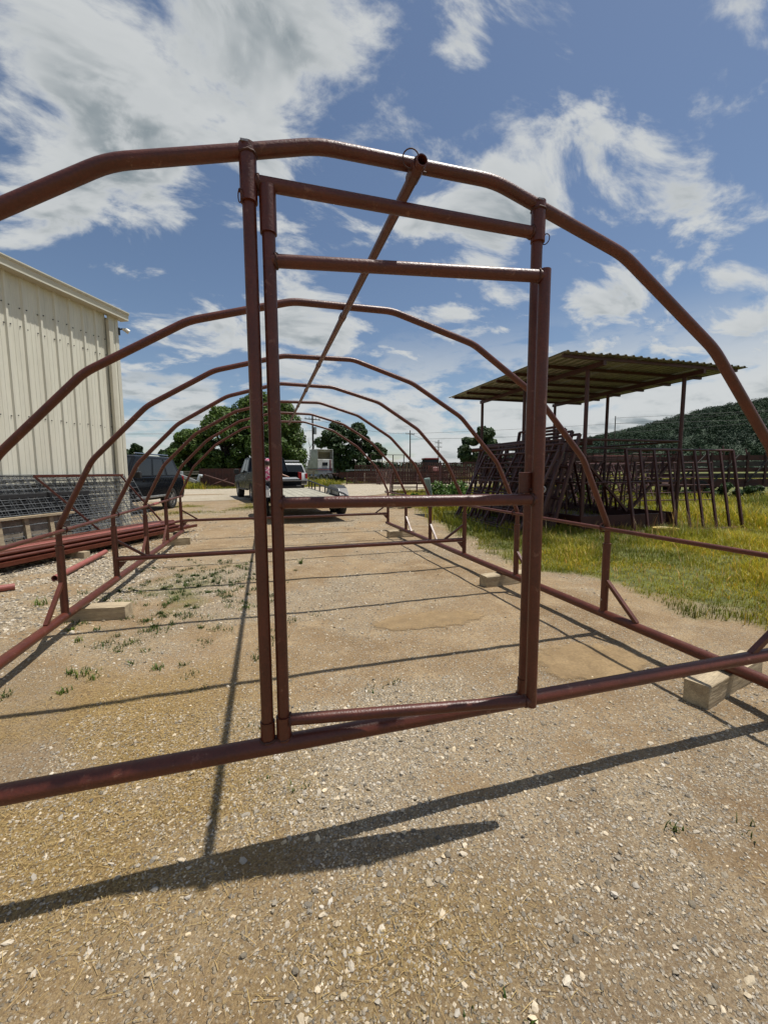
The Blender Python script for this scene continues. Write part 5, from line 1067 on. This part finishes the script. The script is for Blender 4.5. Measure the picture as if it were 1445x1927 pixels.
# ------------------------------------------------------------------ wooded hill and far tree line
def hill():
    # ridge on the right, rising away from us
    U = np.linspace(0, 1, 60); Vv = np.linspace(0, 1, 24)
    A = np.array([215., 480.]); B = np.array([760., 130.])   # foot line
    dirn = (B-A)/np.linalg.norm(B-A); nrm = np.array([-dirn[1], dirn[0]]);
    if nrm[1] < 0: nrm = -nrm
    def H(u): return np.interp(u, [0, 0.06, 0.20, 0.34, 0.50, 0.66, 0.85, 1], [0, 9, 30, 50, 74, 92, 98, 96])
    def pos(u, v):
        p = A+(B-A)*u[:, None]+nrm*(v*190)[:, None]; z = H(u)*np.sin(np.clip(v, 0, 1)*math.pi/2)**0.8*(0.92+0.16*fbm(u*9, v*4, 3)); return np.column_stack([p, z])
    gu, gv = np.meshgrid(U, Vv); V = pos(gu.ravel(), gv.ravel()); V[:, 2] -= 0.5
    nx = len(U); a = np.array([j*nx+i for j in range(len(Vv)-1) for i in range(nx-1)]); F = np.stack([a, a+1, a+1+nx, a+nx], 1)
    o = link_mesh('hill', raw_mesh('hill', V, F, 'forest', np.ones((len(V), 3)), True)); tag(o, kind='structure')
    rg = np.random.default_rng(5); n = 5200; u = rg.random(n); v = rg.random(n)**0.8; p = pos(u, v)
    r = rg.uniform(2.6, 5.0, n); p[:, 2] += r*0.7
    V, F, t = leaves([tuple(q) for q in p], list(r), 330000, 1.5, 9, 0.8, 1.2, 1.0)
    o = link_mesh('hill_forest', raw_mesh('hill_forest', V, F, 'forest', t)); tag(o, kind='stuff')
    # low tree line along the horizon
    n = 900; x = np.linspace(-420, 330, n)+rg.normal(0, 2, n); y = 330+rg.uniform(-25, 25, n)+0.0*x; r = rg.uniform(2.5, 5.0, n)*(0.7+0.7*fbm(x*0.02, x*0, 3))
    V, F, t = leaves(list(zip(x, y, r*0.9)), list(r), 42000, 2.0, 10, 0.6, 1.35, 0.9)
    o = link_mesh('far_tree_line', raw_mesh('far_tree_line', V, F, 'forest', t)); tag(o, kind='stuff')
hill()

# ================================================================== SMALL STUFF ON THE GROUND
def stones():
    phi = (1+5**.5)/2; ico = np.array([(-1, phi, 0), (1, phi, 0), (-1, -phi, 0), (1, -phi, 0), (0, -1, phi), (0, 1, phi), (0, -1, -phi), (0, 1, -phi), (phi, 0, -1), (phi, 0, 1), (-phi, 0, -1), (-phi, 0, 1)])/math.sqrt(1+phi*phi)
    FI = np.array([(0, 11, 5), (0, 5, 1), (0, 1, 7), (0, 7, 10), (0, 10, 11), (1, 5, 9), (5, 11, 4), (11, 10, 2), (10, 7, 6), (7, 1, 8), (3, 9, 4), (3, 4, 2), (3, 2, 6), (3, 6, 8), (3, 8, 9), (4, 9, 5), (2, 4, 11), (6, 2, 10), (8, 6, 7), (9, 8, 1)])
    def scatter(n, x0, x1, y0, y1, smin, smax, pw, base, keep=None):
        x = rng.uniform(x0, x1, n); y = rng.uniform(y0, y1, n); g = gravelm(x, y)
        ok = (rng.random(n) < base+(1-base)*g**1.3)&(veg(x, y) < 0.5); 
        if keep is not None: ok &= keep(x, y)
        x = x[ok]; y = y[ok]; s = smin+(smax-smin)*rng.random(len(x))**pw; return x, y, s
    OC = np.array([(1, 0, 0), (-1, 0, 0), (0, 1, 0), (0, -1, 0), (0, 0, 1), (0, 0, -1.)]); FO = np.array([(0, 2, 4), (2, 1, 4), (1, 3, 4), (3, 0, 4), (2, 0, 5), (1, 2, 5), (3, 1, 5), (0, 3, 5)])
    def make(sets, base, FI):
        x = np.concatenate([s[0] for s in sets]); y = np.concatenate([s[1] for s in sets]); s = np.concatenate([s[2] for s in sets]); n = len(x); nv = len(base)
        vr = np.array([base*(0.72+0.5*rng.random((nv, 1)))+rng.normal(0, 0.08, (nv, 3)) for _ in range(60)]); k = rng.integers(0, 60, n)
        L = vr[k]*np.stack([s*(0.8+0.7*rng.random(n)), s*(0.7+0.4*rng.random(n)), s*(0.40+0.3*rng.random(n))], 1)[:, None, :]
        a = rng.uniform(0, 6.283, n); c, sn = np.cos(a)[:, None], np.sin(a)[:, None]; t = rng.normal(0, 0.25, n)[:, None]
        X = L[:, :, 0]*c-L[:, :, 1]*sn; Y = L[:, :, 0]*sn+L[:, :, 1]*c; Z = L[:, :, 2]+t*L[:, :, 0]
        V = np.stack([X+x[:, None], Y+y[:, None], Z+(gz(x, y)+s*0.16)[:, None]], 2).reshape(-1, 3)
        F = (FI[None]+(np.arange(n)*nv)[:, None, None]).reshape(-1, 3)
        b = rng.choice([0.32, 0.60, 0.82, 1.0, 1.25], n, p=[.14, .26, .3, .20, .10])*rng.uniform(.9, 1.1, n); w = rng.random(n)
        tint = np.repeat(np.stack([b*(0.95+0.16*w), b*(0.95+0.05*w), b*(1.0-0.16*w)], 1), nv, 0); return V, F, tint
    big = [scatter(22000, -1.6, 2.6, -1.15, 1.8, 0.0040, 0.0125, 3.0, 0.05), scatter(12000, -2.4, 3.4, 1.6, 5.0, 0.006, 0.013, 2.4, 0.04), scatter(24000, -4.6, -1.9, 2.4, 9.5, 0.007, 0.019, 1.8, 0.2), scatter(7000, -3.5, 4, 5, 15, 0.010, 0.020, 1.6, 0.05)]
    small = [scatter(230000, -1.5, 2.5, -1.15, 1.7, 0.0016, 0.0060, 1.9, 0.17), scatter(60000, -2.6, 3.4, 1.6, 4.6, 0.0030, 0.0075, 1.8, 0.10)]
    V, F, t = make(big, ico, FI)
    o = link_mesh('loose_gravel', raw_mesh('loose_gravel', V, F, 'stone', t)); tag(o, 'pale crushed limestone gravel strewn over the yard', 'gravel', kind='stuff')
    V, F, t = make(small, OC, FO)
    o = link_mesh('gravel_grit', raw_mesh('gravel_grit', V, F, 'stone', t)); tag(o, 'fine grit between the larger gravel stones', 'gravel', kind='stuff')
stones()
def straw():
    n = 150000; x = rng.uniform(-2.6, 2.6, n); y = rng.uniform(-1.15, 2.6, n); m = strawm(x, y); ok = rng.random(n) < 0.012+0.8*m**1.4; x = x[ok]; y = y[ok]; n = len(x)
    L = 0.005+0.026*rng.random(n)**2.2; w = 0.00028+0.00042*rng.random(n); a = rng.uniform(0, 6.283, n); d = np.stack([np.cos(a), np.sin(a)], 1); e = np.stack([-d[:, 1], d[:, 0]], 1)
    z = gz(x, y)+0.002+0.006*rng.random(n); bend = rng.normal(0, 0.035, n)*L; tl = rng.normal(0, 0.10, n)*L
    P0 = np.stack([x, y], 1)-d*L[:, None]; P1 = np.stack([x, y], 1)+e*bend[:, None]; P2 = np.stack([x, y], 1)+d*L[:, None]
    V = []
    for P, dz in ((P0, -tl), (P1, 0.003+0*tl), (P2, tl)):
        for s in (-1, 1): V.append(np.column_stack([P+s*e*w[:, None], np.maximum(z+dz, gz(P[:, 0], P[:, 1])+0.0015)]))
    V = np.stack(V, 1).reshape(-1, 3); k = np.arange(n)*6
    F = np.concatenate([np.stack([k, k+1, k+3, k+2], 1), np.stack([k+2, k+3, k+5, k+4], 1)])
    t = 0.55+0.7*rng.random(n); tint = np.repeat(np.stack([t, t*(0.92+.1*rng.random(n)), t*(0.8+.3*rng.random(n))], 1), 6, 0)
    o = link_mesh('straw_litter', raw_mesh('straw_litter', V, F, 'straw', tint)); tag(o, 'dry straw and grass clippings scattered on the dirt', 'straw', kind='stuff')
straw()
def blades(name, x, y, h, w, m, kind='stuff', label=None, cat=None, lean=0.5, seed=1, tl=(0.6, 1.3), yel=0.25):
    n = len(x); rg = np.random.default_rng(seed); a = rg.uniform(0, 6.283, n); d = np.stack([np.cos(a), np.sin(a)], 1); e = np.stack([-d[:, 1], d[:, 0]], 1); z = gz(x, y)-0.004
    pt_ = fbm(x*0.55+40, y*0.55, 4, 0.6); h = h*(0.45+1.3*sstep(pt_, 0.34, 0.68)); b = h*lean*rg.uniform(0.2, 1.0, n); P = np.stack([x, y], 1); V = []
    for f, wf, bf in ((0, 1, 0), (0.55, 0.8, 0.3), (1.0, 0.0, 1.0)):
        Q = P+d*(b*bf)[:, None]; hz = z+h*f*(1-0.18*bf)
        if wf: V += [np.column_stack([Q-e*(w*wf)[:, None], hz]), np.column_stack([Q+e*(w*wf)[:, None], hz])]
        else: V.append(np.column_stack([Q, hz]))
    V = np.stack(V, 1).reshape(-1, 3); k = np.arange(n)*5
    F = np.concatenate([np.stack([k, k+1, k+3], 1), np.stack([k, k+3, k+2], 1), np.stack([k+2, k+3, k+4], 1)])
    t = tl[0]+(tl[1]-tl[0])*rg.random(n); yv = rg.random(n)
    pc = sstep(fbm(x*0.8+11, y*0.8+5, 4, 0.6), 0.36, 0.64); t = t*(0.62+0.55*pc); dry = (rg.random(n) < 0.10)
    tc_ = np.stack([t*(0.72+0.42*pc+yel*yv), t*(0.86+0.16*pc), t*(0.9-0.3*yv)], 1); tc_[dry] *= np.array([1.9, 1.35, 2.0])
    tint = np.repeat(tc_, 5, 0)
    o = link_mesh(name, raw_mesh(name, V, F, m, tint)); tag(o, label, cat, None, kind); return o
def field(n, x0, x1, y0, y1, seed, edge=0.55):
    rg = np.random.default_rng(seed); x = rg.uniform(x0, x1, n); y = rg.uniform(y0, y1, n); v = veg(x, y); cl = fbm(x*2.1, y*2.1, 3)
    ok = (rg.random(n) < v*(0.35+1.0*sstep(cl, 0.35, 0.65)))&(v > 0.1); return x[ok], y[ok]
x, y = field(120000, 2.7, 9.5, -0.5, 6.0, 1); dn = np.clip((x-edge_x(y))/2.0, 0.12, 1)
blades('field_grass', x, y, (0.06+0.20*rng.random(len(x))**1.3)*(0.45+0.55*dn), 0.0022+0.0025*rng.random(len(x)), 'grass', label='rough green grass beside the frame, nearest part', cat='grass', lean=0.7)
x, y = field(110000, 3.0, 22, 6.0, 22, 2); blades('field_grass', x, y, 0.10+0.22*rng.random(len(x))**1.4, 0.004+0.005*rng.random(len(x)), 'grass', label='sunlit green grass round and beyond the feeder', cat='grass', lean=0.7, seed=2)
x, y = field(90000, 9.5, 22, -2, 6.0, 3); blades('field_grass', x, y, 0.12+0.24*rng.random(len(x))**1.4, 0.004+0.005*rng.random(len(x)), 'grass', label='sunlit weedy grass at the right edge of the picture', cat='grass', lean=0.7, seed=3)
x, y = field(90000, 4, 90, 22, 90, 4); blades('field_grass', x, y, 0.14+0.22*rng.random(len(x)), 0.012+0.014*rng.random(len(x)), 'grass', label='distant strip of rough grass beyond the gravel road', cat='grass', lean=0.7, seed=4)
x, y = field(60000, -16, 6, 31, 46, 5); blades('field_grass', x, y, 0.16+0.35*rng.random(len(x))**2, 0.008+0.010*rng.random(len(x)), 'grass', label='grass verge beneath the oaks', cat='grass', lean=0.6, seed=5)
x, y = field(40000, -6, 1, 12.5, 18, 6); blades('verge_grass', x, y, 0.04+0.06*rng.random(len(x)), 0.003+0.003*rng.random(len(x)), 'grass', label='thin low grass on the near verge of the road', cat='grass', lean=0.8, seed=6)
def tufts():
    X = []; Y = []; Hh = []
    rg = np.random.default_rng(8); spots = []
    while len(spots) < 190:
        if rg.random() < 0.72: p = (rg.normal(-1.30, 0.45), rg.normal(3.5, 0.75))
        elif rg.random() < 0.5: p = (rg.uniform(-2.1, -0.2), rg.uniform(1.2, 2.6))
        else: p = (rg.uniform(-2.0, 2.4), rg.uniform(-1.0, 1.2))
        if p[1] < 0.9 and rg.random() < 0.85: continue
        spots.append(p)
    spots += [(-0.52, 2.05), (-1.75, 2.1), (-1.95, 2.25), (-0.62, 0.75), (0.9, -0.35), (1.15, -0.45), (0.0, -0.95), (-0.42, 0.25), (-0.55, 0.35), (-2.05, 0.75)]
    for sx, sy in spots:
        k = int(rg.uniform(14, 46)) if sy > 1 else int(rg.uniform(6, 16)); r = rg.uniform(0.01, 0.045)
        X += list(sx+rg.normal(0, r, k)); Y += list(sy+rg.normal(0, r, k)); Hh += list(rg.uniform(0.035, 0.105, k)*(1 if sy > 1 else 0.35))
    X = np.array(X); Y = np.array(Y); blades('grass_tufts', X, Y, np.array(Hh), 0.0020+0.0022*rng.random(len(X)), 'weed', label='small green grass tufts growing through the gravel', cat='grass', lean=1.1, seed=12)
tufts()
def seed_stems():
    n = 260; x = rng.uniform(5.6, 9.2, n); y = rng.uniform(4.2, 5.7, n); blades('tall_grass', x, y, rng.uniform(0.3, 0.62, n), np.full(n, 0.0032), 'straw', label='tall pale seeding grass stems before the feeder trough', cat='grass', lean=0.5, seed=13)
    x = rng.uniform(3.0, 5.6, 500); y = rng.uniform(0.8, 5.5, 500); ok = x > edge_x(y)+0.3; x = x[ok]; y = y[ok]
    blades('tall_grass', x, y, rng.uniform(0.2, 0.42, len(x)), np.full(len(x), 0.0022), 'straw', label='scattered pale dry stems standing in the near grass', cat='grass', lean=0.8, seed=14)
seed_stems()
def bush(label, base, h, rx, count, size, seed, m='weed'):
    rg = random.Random(seed); T = thing('weed_bush', label, 'bush', (base[0], base[1], 0))
    cs = [(rg.uniform(-rx, rx), rg.uniform(-rx, rx)*0.7, h*rg.uniform(0.2, 0.8)) for _ in range(14)]
    V, F, t = leaves(cs, [h*0.24]*14, count, size, seed); V[:, 2] = np.maximum(V[:, 2], 0.01); link_mesh('foliage', raw_mesh('foliage', V, F, m, t), T)
    s = MB()
    for c in cs: s.tube([(c[0]*0.3, c[1]*0.3, 0), c], 0.008, 5)
    s.build('stems', 'weed', T)
bush('leafy bright green weed bush right of the cable pedestal', (5.75, 11.9), 1.05, 0.5, 1500, 0.11, 1)
bush('low leafy weed left of the cable pedestal', (4.35, 12.6), 0.6, 0.5, 900, 0.10, 2)
bush('darker weed clump beside the stacked gates', (6.6, 13.2), 0.9, 0.6, 1100, 0.11, 3)
bush('dark weeds growing along the foot of the derelict wagon', (18.6, 12.4), 0.8, 1.7, 2200, 0.14, 4, 'leaf2')
bush('weeds at the right foot of the derelict wagon', (21.5, 10.6), 0.7, 1.7, 2200, 0.14, 5, 'leaf2')
bush('tall weeds growing through gates behind the feeder', (12.6, 13.0), 1.0, 1.0, 1500, 0.12, 6)
